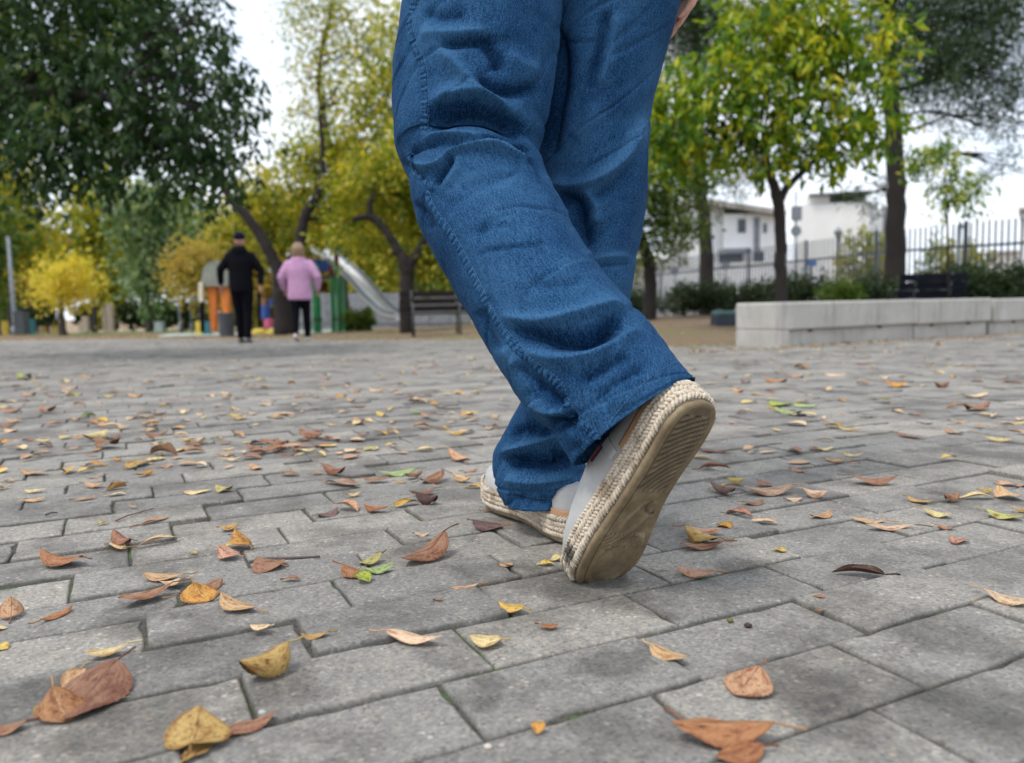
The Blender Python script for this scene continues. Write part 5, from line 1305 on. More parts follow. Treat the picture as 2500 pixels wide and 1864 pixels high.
prim_tub('litter_bin', 535, 573, 762, 815, 19.4, M_DGREY, 'dark grey cylindrical litter bin behind the man', 'bin', .92)
prim_tub('play_cube', 480, 496, 783, 806, 24, M_YEL, 'yellow play block left of the orange legs', 'play block', 1, False); prim_tub('play_cube', 498, 515, 783, 807, 24, M_TEAL, 'teal play block beside the orange leg', 'play block', 1, False)
p = at(652, 800, 23.0); root = empty('totem_post', (p[0], p[1], gh(p[0], p[1])), label='stacked blue, pink and brown play totem right of the man', cat='play equipment'); O_ = root.location
for nm, x, y0, y1, w, mt in (('pink_drum', 656, 779, 802, 11, M_PNK), ('blue_drum', 649, 747, 780, 11, M_PBLUE), ('brown_drum', 647, 729, 747, 9, simple('brown paint', (.20, .10, .06), .7)), ('blue_panel', 663, 731, 746, 6, M_PBLUE)):
    a, b = at(x, y1, 23) - np.array(O_), at(x, y0, 23) - np.array(O_); m = MB(); m.tube([tuple(a), tuple(b)], w * 23 / F_PX, 16); m.build(nm, mt, root, bevel=.01)
m = MB(); a = at(633, 800, 23) - np.array(O_); b = at(633, 715, 23) - np.array(O_); m.tube([tuple(a), tuple(b)], .05, 8); m.build('pole', M_BLACK, root)
for x0, x1, lb in ((612, 652, 'yellow rubber mound left of the forked trunk'), (650, 688, 'yellow rubber mound against the forked trunk')):
    xc = (x0 + x1) / 2; p = at(xc, 806, 22); z0 = gh(p[0], p[1]); w = (x1 - x0) / 2 * 22 / F_PX; root_ = empty('rubber_mound', (p[0], p[1], z0 - .03), label=lb, cat='play mound', group='yellow mounds')
    m = MB(); m.loft([ell_ring((0, 0, z), (w * a, 0, 0), (0, .4 * a, 0), 22) for z, a in ((0, 1), (.08, .93), (.15, .72), (.19, .4), (.2, .05))]); m.build('mound', M_YEL, root_, smooth=True)
    m = MB(); m.loft([ell_ring((0, 0, z), (w * a, 0, 0), (0, .4 * a, 0), 22) for z, a in ((0, 1.08), (.02, 1.06), (.025, .9))]); m.build('rim', simple('pale blue rubber', (.3, .45, .52), .8), root_, smooth=True)
# far left
def pole(x, yt, d, r, label, name='lamp_post', head=True, mat=M_SIGNB):
    p = at(x, 800, d); z0 = float(gz(p[1])); zt = at(x - 12 * (x < 60), yt, d)[2] - z0; root = empty(name, (p[0], p[1], z0 - .05), label=label, cat='lamp post')
    m = MB(); m.tube([(0, 0, 0), (0, 0, 1.0), (0, 0, zt)], [r, r * .85, r * .6], 12); m.build('pole', mat, root, smooth=True)
    m = MB(); m.tube([(0, 0, 0), (0, 0, .5)], r * 1.5, 12); m.build('base', mat, root, smooth=True)
    if head: m = MB(); m.loft([ell_ring((.3, 0, zt + z), (.45 * a, 0, 0), (0, .18 * a, 0), 14) for z, a in ((-.05, .7), (0, 1), (.08, .9), (.14, .3))]); m.build('lamp_head', mat, root, smooth=True)
    return root
pole(37, 578, 42, .13, 'grey lamp post at the left edge of the view', head=False, mat=simple('grey lamp post', (.20, .22, .25), .5)); pole(440, 715, 38, .05, 'thin grey post under the orange tree', 'lamp_post'); pole(468, 712, 40, .05, 'thin post with pale lantern right of the orange tree', 'lamp_post')
prim_tub('cabinet', 43, 68, 760, 819, 41, M_DGREY, 'dark grey cabinet beside the left lamp post', 'cabinet', 1, False); prim_tub('cabinet', 73, 86, 778, 814, 44, M_TEAL, 'dark teal cabinet right of the grey cabinet', 'cabinet', 1, False)
prim_tub('cabinet', 381, 400, 784, 808, 40, M_LGREY, 'small light grey cabinet on the grass patch', 'cabinet', 1, False)
prim_tub('bollard', 441, 449, 776, 811, 30, M_DGREY, 'dark bollard below the thin grey post', 'bollard')
for x, w, mt, lb in ((14, 15, M_YEL, 'thick yellow bollard left of the lamp post'), (-2, 9, M_RED, 'purple-red bollard cut by the left edge'), (94, 5, M_RED, 'red bollard, first of the small row'), (100, 6, M_CRM, 'white bollard, second of the small row'), (109, 6, M_YEL, 'yellow bollard, third of the small row'), (118, 5, M_RED, 'red bollard, fourth of the small row'), (125, 7, M_CRM, 'white bollard, fifth of the small row'), (136, 9, M_YEL, 'yellow bollard, last of the small row')):
    prim_tub('bollard', x - w / 2, x + w / 2, 783 if w > 8.5 and x < 50 else 796, 813, 44 if x < 50 else 52, mt, lb, 'bollard', group='coloured bollards at the far left')
for x0, x1, y0, lb in ((253, 260, 752, 'narrow stone pillar'), (264, 277, 741, 'wide stone pillar')): prim_tub('stone_pillar', x0, x1, y0, 806, 58, M_STONE, lb + ' at the far end of the path', 'pillar', 1, False, 'stone pillars')
for x0, x1, y0, lb in ((194, 202, 785, 'low stone block left of the far walker'), (204, 217, 772, 'taller stone block beside the far walker')): prim_tub('stone_block', x0, x1, y0, 808, 58, M_STONE, lb, 'stone block', 1, False, 'stone blocks')
p = at(229, 806, 60); walker((p[0], p[1], float(gz(p[1]))), 0, 'tiny distant person in dark jacket beside the stone blocks', 1.55, M_BLACK, M_BLACK2, M_DSHOE, (1.1, 1), ((.1, .085), (-.1, .085)), .8, (((-.28, 0, 1.16), (-.30, .05, .93)), ((.28, 0, 1.16), (.30, 0, .93))), hair=M_HAIR, hood=False)
# green grass patch and pale play surface
def patch(name, pts, z, mat, label, kind='structure'):
    n = len(pts); V_ = []
    for x, y in pts: V_.append((x, y, gh(x, y) + z))
    me = bpy.data.meshes.new(name); me.from_pydata(V_, [], [tuple(range(n))]); me.materials.append(mat); o = bpy.data.objects.new(name, me); link(o); tag(o, label=label, kind=kind)
patch('grass_patch', [(-25, 40), (-15, 36), (-11, 40), (-16, 46), (-28, 46)], .02, simple('green grass', (.09, .22, .03), .9, .3, 3), 'bright green grass patch left of the playground')
patch('play_surface', [(-9.5, 21.3), (-5.2, 20.8), (-4.6, 22.5), (-6, 28), (-12, 28)], .012, simple('pale rubber surfacing', (.36, .42, .38), .9, .15, 2), 'pale green rubber surfacing of the playground')
# ---------------------------------------------------------------- fallen leaves
PAL = dict(tan=(.50, .31, .165), brown=(.25, .125, .07), rust=(.34, .15, .06), yellow=(.60, .42, .09), pale=(.62, .50, .24), orange=(.52, .27, .05), green=(.30, .40, .16), lime=(.34, .42, .05),
           dark=(.075, .032, .022), cream=(.62, .46, .29), pink=(.42, .235, .155), purple=(.14, .08, .072), ochre=(.42, .27, .085), olive=(.38, .36, .12), grey=(.30, .21, .14))
WORD = dict(tan='tan', brown='brown', rust='rust-brown', yellow='yellow', pale='pale yellow', orange='orange-yellow', green='light green', lime='yellow-green', dark='dark brown', cream='cream', pink='pinkish tan', purple='purplish brown', ochre='ochre', olive='olive-yellow', grey='grey-brown')
def leaf_litter_mat(island):
    m = NT('fallen leaf' + (' mass' if island else '')); uv = m.uv()
    if island:
        g = m.n('NewGeometry').outputs['Random Per Island']
        c = m.ramp(g, [(0, PAL['brown']), (.16, PAL['brown']), (.17, PAL['rust']), (.3, PAL['tan']), (.5, PAL['cream']), (.62, PAL['yellow']), (.74, PAL['pale']), (.86, PAL['pink']), (.95, PAL['ochre']), (.985, PAL['ochre']), (1, PAL['lime'])], 'LINEAR'); rnd = g
    else:
        oi = m.n('ObjectInfo'); c = oi.outputs['Color']; rnd = oi.outputs['Random']
        sp = m.n('SeparateXYZ'); m.l(uv, sp.inputs[0])
        x, y = sp.outputs[0], sp.outputs[1]                       # x -1..1 across, y 0..1 along
        ax = m.math('ABSOLUTE', x)
        vein = m.math('FRACT', m.math('MULTIPLY', m.math('SUBTRACT', y, m.math('MULTIPLY', ax, .28)), 10.0))
        vline = m.ramp(m.math('ABSOLUTE', m.math('SUBTRACT', vein, .5)), [(.0, 1), (.10, 0)])
        mid = m.ramp(ax, [(0, 1), (.06, 0)])
        vv = m.math('MAXIMUM', m.math('MULTIPLY', vline, .45), m.math('MULTIPLY', mid, .8))
        lum = m.math('GREATER_THAN', m.ramp(rnd, [(0, 0), (1, 1)]), .45); cv = m.mix(lum, m.mix(1, c, (.45, .36, .3), 'MULTIPLY'), m.mix(.55, c, (.6, .46, .22))); c = m.mix(vv, c, cv)
        off = m.n('CombineXYZ'); m.l(m.math('MULTIPLY', rnd, 57.0), off.inputs[0]); m.l(m.math('MULTIPLY', rnd, 31.0), off.inputs[1])
        vec = m.n('VectorMath', operation='ADD'); m.l(uv, vec.inputs[0]); m.l(off.outputs[0], vec.inputs[1])
        n = m.noise(vec.outputs[0], 2.6, 4, .65); n2 = m.noise(vec.outputs[0], 9, 3, .6)
        c = m.mix(m.ramp(n, [(.48, 0), (.62, .9)]), c, m.mix(1, c, (.52, .33, .25), 'MULTIPLY'))
        c = m.mix(m.ramp(n2, [(.56, 0), (.64, .8)]), c, m.mix(1, c, (.33, .23, .18), 'MULTIPLY'))
        c = m.mix(m.ramp(n, [(.3, .5), (.42, 0)]), c, m.mix(.5, c, (.62, .42, .16)))
        edge = m.ramp(ax, [(.80, 0), (1, .5)]); c = m.mix(edge, c, m.mix(1, c, (.6, .42, .3), 'MULTIPLY'))
        m.bump(m.math('ADD', vv, m.math('MULTIPLY', n2, .6)), .5, .0012)
    m.col(c); m.rough(.6); m.b.inputs['Specular IOR Level'].default_value = .35
    return m.m
M_LEAF, M_LEAFM = leaf_litter_mat(False), leaf_litter_mat(True)

def leaf_geo(L_, ratio, curl, bend, seed, stem=.25, serr=1.0, twist=0.0, nu=22, nv=8):
    """leaf blade, base at the origin, tip at +Y; curl folds the halves up, bend arches it"""
    r = random.Random(seed); sh = r.uniform(.75, 1.15); V, F, UV = [], [], []
    cols = nv * 2 + 1
    a0 = r.uniform(-.25, .25)
    for i in range(nu + 1):
        t = i / nu
        w = ratio * .5 * L_ * (math.sin(math.pi * t ** sh) ** .78 if 0 < t < 1 else 0)
        if serr and 0 < i < nu: w *= 1 + serr * (.035 if i % 2 else -.025) + r.uniform(-.012, .012)
        y = L_ * t; zc = bend * L_ * (math.sin(math.pi * t) + a0 * math.sin(2 * math.pi * t))
        xc = .06 * L_ * math.sin(t * 2.2 + seed)
        for j in range(cols):
            s = (j - nv) / nv; c = curl * (1 + .3 * math.sin(t * 5 + seed))
            ang = c * abs(s) * 1.25
            rad = w * abs(s)
            x = math.copysign(rad * (math.sin(ang) / ang if abs(ang) > 1e-4 else 1), s)
            z = rad * ((1 - math.cos(ang)) / ang if abs(ang) > 1e-4 else 0)
            z += .012 * L_ * math.sin(s * 4 + t * 9 + seed) * abs(s)
            q = twist * (t - .5); x, z = x * math.cos(q) - z * math.sin(q), x * math.sin(q) + z * math.cos(q)
            V.append((x + xc, y, z + zc)); UV.append((s, t))
    for i in range(nu):
        for j in range(cols - 1): k = i * cols + j; F.append((k, k + 1, k + cols + 1, k + cols))
    V = np.array(V); F = [np.array(F)]
    # stalk
    ls = stem * L_; m = MB(); b = Vector(V[nv]); m.tube([b + Vector((0, .06 * L_, .0006)), b + Vector((0, -.02 * L_, .001)), b + Vector((ls * .15 * r.uniform(-1, 1), -ls * .6, .10 * ls)), b + Vector((ls * .35 * r.uniform(-1, 1), -ls, .12 * ls * r.random()))], [.0006, .0009, .0009, .0011], 5)
    n0 = len(V); V = np.concatenate([V, np.array(m.v)]); UV += [(0.02, .02)] * len(m.v)
    F.append(np.array([f for f in m.f if len(f) == 4]) + n0)
    return V, F, np.array(UV)
LEAFN = [0]
def drop_leaf(base, tip, ratio, colour, label, curl=.5, flip=False, serr=1.0, group=None, stem=.22, lift=0.0, bend=None, twist=0.0, tilt=0.0):
    """base, tip: photo pixels of the two ends of a leaf lying on the ground"""
    LEAFN[0] += 1; sd = LEAFN[0]; r = random.Random(sd * 13)
    a, b = ground(*base), ground(*tip)
    near, far_, fp = (a, b, tip) if base[1] > tip[1] else (b, a, base)
    dn = float((near - CAM) @ FW); Lp = math.hypot(tip[0] - base[0], tip[1] - base[1]) * dn / F_PX * 1.12
    if np.linalg.norm(far_ - near) > Lp * 1.2:                    # a leaf that stands up towards the camera: lift its far end
        df = float((far_ - CAM) @ FW); ds = np.linspace(dn, df, 60); cand_ = CAM + np.outer(ds, ray(*fp))
        best = cand_[np.abs(np.linalg.norm(cand_ - near, axis=1) - Lp * 1.15).argmin()]
        if near is a: b = best
        else: a = best
    d = b - a; L_ = max(.008, min(float(np.linalg.norm(d)) * 1.04, .12))
    V, F, UV = leaf_geo(L_, ratio, curl * r.uniform(.8, 1.15), (bend if bend is not None else r.uniform(.01, .05)), sd, stem, serr, twist or r.uniform(-.6, .6))
    if flip: V[:, 2] *= -1
    el = math.atan2(d[2], math.hypot(d[0], d[1]))
    if abs(el) < .06: V[:, 2] -= V[:, 2].min(); el = 0.0
    rz = math.atan2(-d[0], d[1])
    me = mesh_np('fallen_leaf', V, F, M_LEAF, True, UV)
    o = bpy.data.objects.new('fallen_leaf', me); link(o)
    z = float(zpave(a[0], a[1])) + .0015 + lift
    R3 = Matrix.Rotation(rz, 3, 'Z') @ Matrix.Rotation(el, 3, 'X') @ Matrix.Rotation(r.gauss(0, .05), 3, 'Y')
    if el:
        zz_ = (V @ np.array(R3).T)[:, 2]; z = z - float(zz_.min()) if el > 0 else float(zpave(b[0], b[1])) + .0015 - float(zz_.min())
    o.location = (a[0], a[1], z); o.rotation_euler = R3.to_euler()
    c = PAL[colour]; k = r.uniform(.85, 1.18); o.color = (c[0] * k, c[1] * k * r.uniform(.93, 1.06), c[2] * k, 1)
    tag(o, label, 'leaf', group or 'leaves scattered on the paving'); return o
TILE = {1: (0, 1250, 2.6906), 2: (620, 1250, 2.6906), 3: (1240, 1250, 2.6906), 4: (1860, 1250, 2.6906), 5: (0, 900, 3.4625), 6: (600, 900, 3.4625), 7: (1650, 820, 2.607)}
def tp(t, x, y): ox, oy, s = TILE[t]; return ox + x / s, oy + y / s
HERO = [  # tile, base, tip, width ratio, colour, curl, flip, label
 (1, 800, 1010, 440, 1390, .62, 'brown', .25, 1, 'large brown serrated leaf with long stalk in the lower left cluster'),
 (1, 370, 1160, 425, 1398, .85, 'rust', .3, 1, 'mottled orange and rust leaf overlapping the large brown leaf, lower left'),
 (1, 540, 1035, 395, 1175, .5, 'tan', .9, 0, 'folded tan leaf standing behind the mottled orange leaf'),
 (1, 300, 1280, 240, 1355, .8, 'olive', .4, 0, 'olive scrap of leaf under the mottled orange leaf'),
 (1, 525, 1125, 645, 1070, .7, 'pale', .3, 0, 'small yellow oval leaf with brown edge above the large brown leaf'),
 (1, 850, 895, 570, 970, .46, 'pale', .4, 1, 'pale yellow leaf with dark edge above the lower left cluster'),
 (1, 185, 1420, -80, 1480, .55, 'brown', .3, 1, 'dark-spotted brown leaf cut by the left edge, lower left'),
 (1, 1235, 1625, 1330, 1372, 1.1, 'ochre', .35, 1, 'broad round yellow-tan leaf at the bottom left of centre'),
 (1, 1205, 1660, 1400, 1545, .6, 'ochre', .4, 0, 'ochre leaf peeping out under the broad round leaf'),
 (1, 1440, 1508, 1800, 1385, .42, 'brown', .5, 1, 'narrow brown leaf touching the broad round leaf'),
 (2, 225, 1040, -65, 1180, .95, 'ochre', 1.25, 1, 'large folded ochre and brown leaf propped up across a joint, lower left'),
 (1, 80, 695, 60, 570, 1.0, 'tan', .8, 1, 'curled tan leaf cut by the left edge'),
 (1, -40, 755, 45, 742, .8, 'pale', .4, 0, 'pale yellow leaf end at the left edge, under the curled tan leaf'),
 (1, -40, 870, 45, 882, .9, 'yellow', .4, 0, 'yellow leaf end at the left edge, above the dark damp patch'),
 (1, 255, 712, 480, 622, .34, 'rust', .8, 1, 'slim rust-orange curled leaf with long stalk, left side'),
 (1, 550, 350, 290, 300, .5, 'rust', .9, 1, 'rust-brown curled leaf with blackened tip lying on a joint, left side'),
 (1, 1220, 432, 945, 442, .42, 'tan', .5, 1, 'tan leaf overlapping a small cream leaf, left of the twig'),
 (1, 1190, 470, 1048, 490, .75, 'cream', .4, 1, 'small cream leaf tucked under the tan leaf'),
 (1, 1150, 510, 800, 622, .38, 'brown', .4, 1, 'long brown leaf with black spots below the small cream leaf'),
 (1, 1165, 585, 1460, 492, .42, 'brown', .3, 1, 'brown leaf lying under the bright orange-yellow round leaf'),
 (1, 1285, 490, 1360, 612, 1.15, 'orange', .35, 1, 'bright orange-yellow round leaf on top of a brown leaf'),
 (1, 1685, 688, 1475, 582, .5, 'tan', .7, 1, 'tan leaf with dark tip right of the bright orange-yellow leaf'),
 (2, 115, 800, -18, 800, .8, 'cream', .4, 1, 'cream square-ended leaf between two paver courses'),
 (1, 870, 235, 745, 180, .8, 'brown', 1.1, 1, 'curled brown leaf above a small yellow leaf, left side'),
 (1, 705, 222, 830, 245, .5, 'pale', .5, 0, 'small pale yellow leaf under the curled brown leaf'),
 (1, 890, 235, 1175, 182, .26, 'cream', .8, 0, 'long slim cream leaf curving up, left side'),
 (1, 1440, 115, 1560, 95, .8, 'ochre', .7, 1, 'ochre curled leaf at the top of the orange cluster, left of centre'),
 (1, 1640, 240, 1555, 138, .8, 'orange', .9, 1, 'bright orange curled leaf in the cluster left of centre'),
 (1, 1475, 240, 1590, 215, .55, 'yellow', .5, 0, 'small yellow leaf in front of the bright orange leaf'),
 (1, 1570, 308, 1435, 258, .65, 'pink', .4, 1, 'pinkish tan leaf at the foot of the orange cluster'),
 (1, 1510, 158, 1568, 148, .7, 'brown', .6, 1, 'small brown leaf behind the bright orange leaf'),
 (1, 650, 105, 705, 90, .7, 'yellow', .5, 0, 'small yellow leaf left of the slim stalk twig'),
 (1, 905, 100, 1108, 55, .26, 'tan', .6, 0, 'slim tan-yellow leaf with its tip on a joint, left side'),
 (1, 1252, 268, 1288, 278, .8, 'yellow', .4, 0, 'tiny bright yellow leaf right of the slim cream leaf'),
 (2, 190, 395, 30, 350, 1.0, 'brown', .35, 1, 'brown heart-shaped leaf lying across the twig'),
 (2, 1240, 180, 990, 372, .48, 'brown', .5, 1, 'large brown serrated leaf with stalk, left of the planted shoe'),
 (2, 835, 312, 700, 380, .45, 'olive', .4, 1, 'pale olive oval leaf above the green leaf'),
 (2, 700, 430, 912, 398, .62, 'green', .35, 1, 'light green serrated leaf left of centre'),
 (2, 685, 440, 755, 498, .9, 'lime', .6, 0, 'yellow-green leaf tip folded beside the green leaf'),
 (2, 580, 395, 725, 470, .62, 'rust', 1.0, 1, 'rust curled leaf with bent stalk left of the green leaf'),
 (2, 192, 475, 300, 482, .42, 'rust', .4, 0, 'small rust leaf fragment under the heart-shaped leaf'),
 (2, 1055, 168, 1145, 165, .7, 'cream', .4, 1, 'small cream leaf left of the large brown leaf with stalk'),
 (2, 1445, 95, 1630, 140, .6, 'purple', .25, 1, 'flat purplish brown leaf in front of the planted shoe toe'),
 (2, 1620, 110, 1680, 120, .5, 'rust', .3, 0, 'small rust leaf beside the flat purplish leaf'),
 (2, 1615, 370, 1702, 382, .6, 'tan', .4, 1, 'small tan triangular leaf on a joint below the planted shoe'),
 (2, 1490, 520, 1300, 542, .3, 'tan', .6, 1, 'thin tan leaf on a joint, bottom centre'),
 (3, 105, 690, -42, 645, .55, 'yellow', .5, 1, 'bright yellow leaf on a joint below the lifted shoe'),
 (2, 500, 858, 315, 878, .42, 'ochre', .7, 1, 'ochre leaf with black tip on a short joint'),
 (2, 862, 878, 1235, 905, .30, 'cream', .4, 1, 'long pale cream leaf at the bottom centre'),
 (2, 1625, 905, 1420, 890, .85, 'pale', .3, 1, 'round pale yellow leaf with brown blotch, bottom centre'),
 (2, 1190, 625, 1242, 630, .5, 'rust', .3, 0, 'tiny rust flake above the long cream leaf'),
 (3, 200, 782, 330, 790, .5, 'rust', .6, 1, 'small rust leaf on a wide paver below the lifted shoe'),
 (3, 205, 375, 300, 378, .6, 'yellow', .6, 0, 'small yellow curled leaf left of the lifted shoe toe'),
 (3, 280, 350, 372, 335, .7, 'pale', .6, 0, 'small pale leaf beside the yellow one, left of the lifted toe'),
 (3, -20, 380, 36, 380, .8, 'tan', .4, 0, 'small tan leaf end below the planted heel'),
 (3, 1370, 440, 1105, 425, .42, 'pink', .5, 1, 'pinkish tan leaf with curved stalk right of the lifted shoe'),
 (3, 945, 920, 1172, 1008, .45, 'tan', .45, 1, 'orange-tan leaf with curved stalk on a short joint'),
 (3, 1668, 1055, 1490, 1228, .95, 'tan', .25, 1, 'broad flat orange-tan leaf at the lower right'),
 (3, 215, 1408, 185, 1482, .9, 'orange', .6, 0, 'small orange leaf scrap at the bottom centre'),
 (3, 1385, 90, 1462, 120, .9, 'orange', .7, 0, 'small bright orange leaf right of the lifted shoe'),
 (3, 1150, 150, 1402, 165, .42, 'pink', .4, 1, 'pinkish leaf at the top of the three-leaf pile right of the shoe'),
 (3, 1405, 255, 1165, 185, .48, 'ochre', .7, 1, 'ochre leaf in the middle of the three-leaf pile'),
 (3, 1425, 245, 1148, 268, .35, 'brown', .4, 1, 'brown leaf at the bottom of the three-leaf pile'),
 (4, 90, 1535, -570, 1500, .42, 'rust', .7, 1, 'large rust-tan curled leaf with dark tip at the bottom right'),
 (4, 20, 1600, -300, 1650, .6, 'rust', .3, 1, 'rust leaf under the large curled leaf, bottom right'),
 (4, 810, 432, 470, 412, .36, 'dark', 1.2, 0, 'dark brown boat-shaped curled leaf on the right'),
 (4, 1345, 200, 1235, 175, 1.25, 'pink', .45, 1, 'round pinkish leaf with a notch on the right'),
 (4, 1445, 572, 1780, 655, .45, 'cream', .35, 1, 'large cream serrated leaf cut by the right edge'),
 (4, 1140, 92, 1280, 112, .36, 'rust', .6, 1, 'small rust leaf above the round pinkish leaf'),
 (4, 1020, 108, 690, 102, .24, 'cream', .5, 1, 'long thin cream leaf right of the lifted shoe'),
 (4, 825, 72, 597, 45, .28, 'tan', .6, 1, 'thin tan leaf above the long thin cream leaf'),
 (4, 460, 15, 308, 32, .42, 'tan', .6, 1, 'tan curled leaf above a paver joint, right of the shoe'),
 (4, -85, 62, 100, 75, .4, 'cream', .5, 0, 'cream leaf with split end right of the orange scrap'),
 (4, 1050, 5, 1250, 42, .5, 'pale', .5, 1, 'pale yellow ragged leaf on the right'),
 (4, 1470, 18, 1712, 65, .55, 'olive', .4, 1, 'olive-yellow leaf with upright stalk on the right'),
 (4, 1650, -5, 1790, 12, .5, 'ochre', .6, 1, 'ochre curled leaf at the right edge above the olive one'),
 (4, 75, 268, 162, 275, .8, 'yellow', .4, 0, 'small bright yellow leaf on the moss right of the lifted shoe'),
 (4, 345, 570, 415, 585, .5, 'rust', .4, 0, 'small rust chip right of the boat-shaped leaf joint'),
 (4, 360, 664, 412, 665, .5, 'rust', .4, 0, 'tiny rust chip below the small rust chip'),
 (7, 1115, 935, 1400, 938, .42, 'brown', .7, 1, 'brown leaf with raised point, middle right'),
 (7, 740, 1000, 445, 1020, .45, 'grey', .4, 1, 'grey-brown leaf with yellow stalk right of the lifted shoe'),
 (6, 1440, 865, 1120, 895, .42, 'green', .35, 1, 'large light green leaf left of the jeans hem'),
 (6, 1465, 965, 1670, 885, .55, 'brown', .7, 1, 'brown curled leaf beside the large green leaf'),
 (6, 985, 940, 1205, 940, .4, 'brown', .6, 1, 'brown leaf touching the left end of the green leaf'),
 (6, 1600, 1045, 1385, 1070, .42, 'brown', .9, 1, 'folded brown leaf below the green leaf'),
 (6, 1430, 1130, 1620, 1165, .7, 'dark', 1.3, 1, 'dark crumpled leaf in front of the planted shoe'),
 (6, 1260, 1172, 1450, 1128, .4, 'yellow', .5, 0, 'yellow leaf under the dark crumpled leaf'),
 (6, 1720, 690, 1900, 765, .5, 'tan', .9, 1, 'plump tan rolled leaf left of the planted leg'),
 (6, 1875, 1000, 2035, 1005, .4, 'yellow', .6, 0, 'yellow leaf touching the toe of the planted shoe'),
 (7, 600, 445, 728, 455, .7, 'lime', .5, 1, 'dark-green and yellow leaf in the green cluster, middle right'),
 (7, 750, 455, 900, 462, .5, 'green', .4, 1, 'green leaf right of the green and yellow leaf'),
 (7, 620, 498, 790, 522, .42, 'green', .4, 1, 'light green leaf in front of the green cluster, middle right'),
 (5, 140, 80, 270, 88, .6, 'lime', .5, 1, 'green leaf at the upper left of the paving'),
]
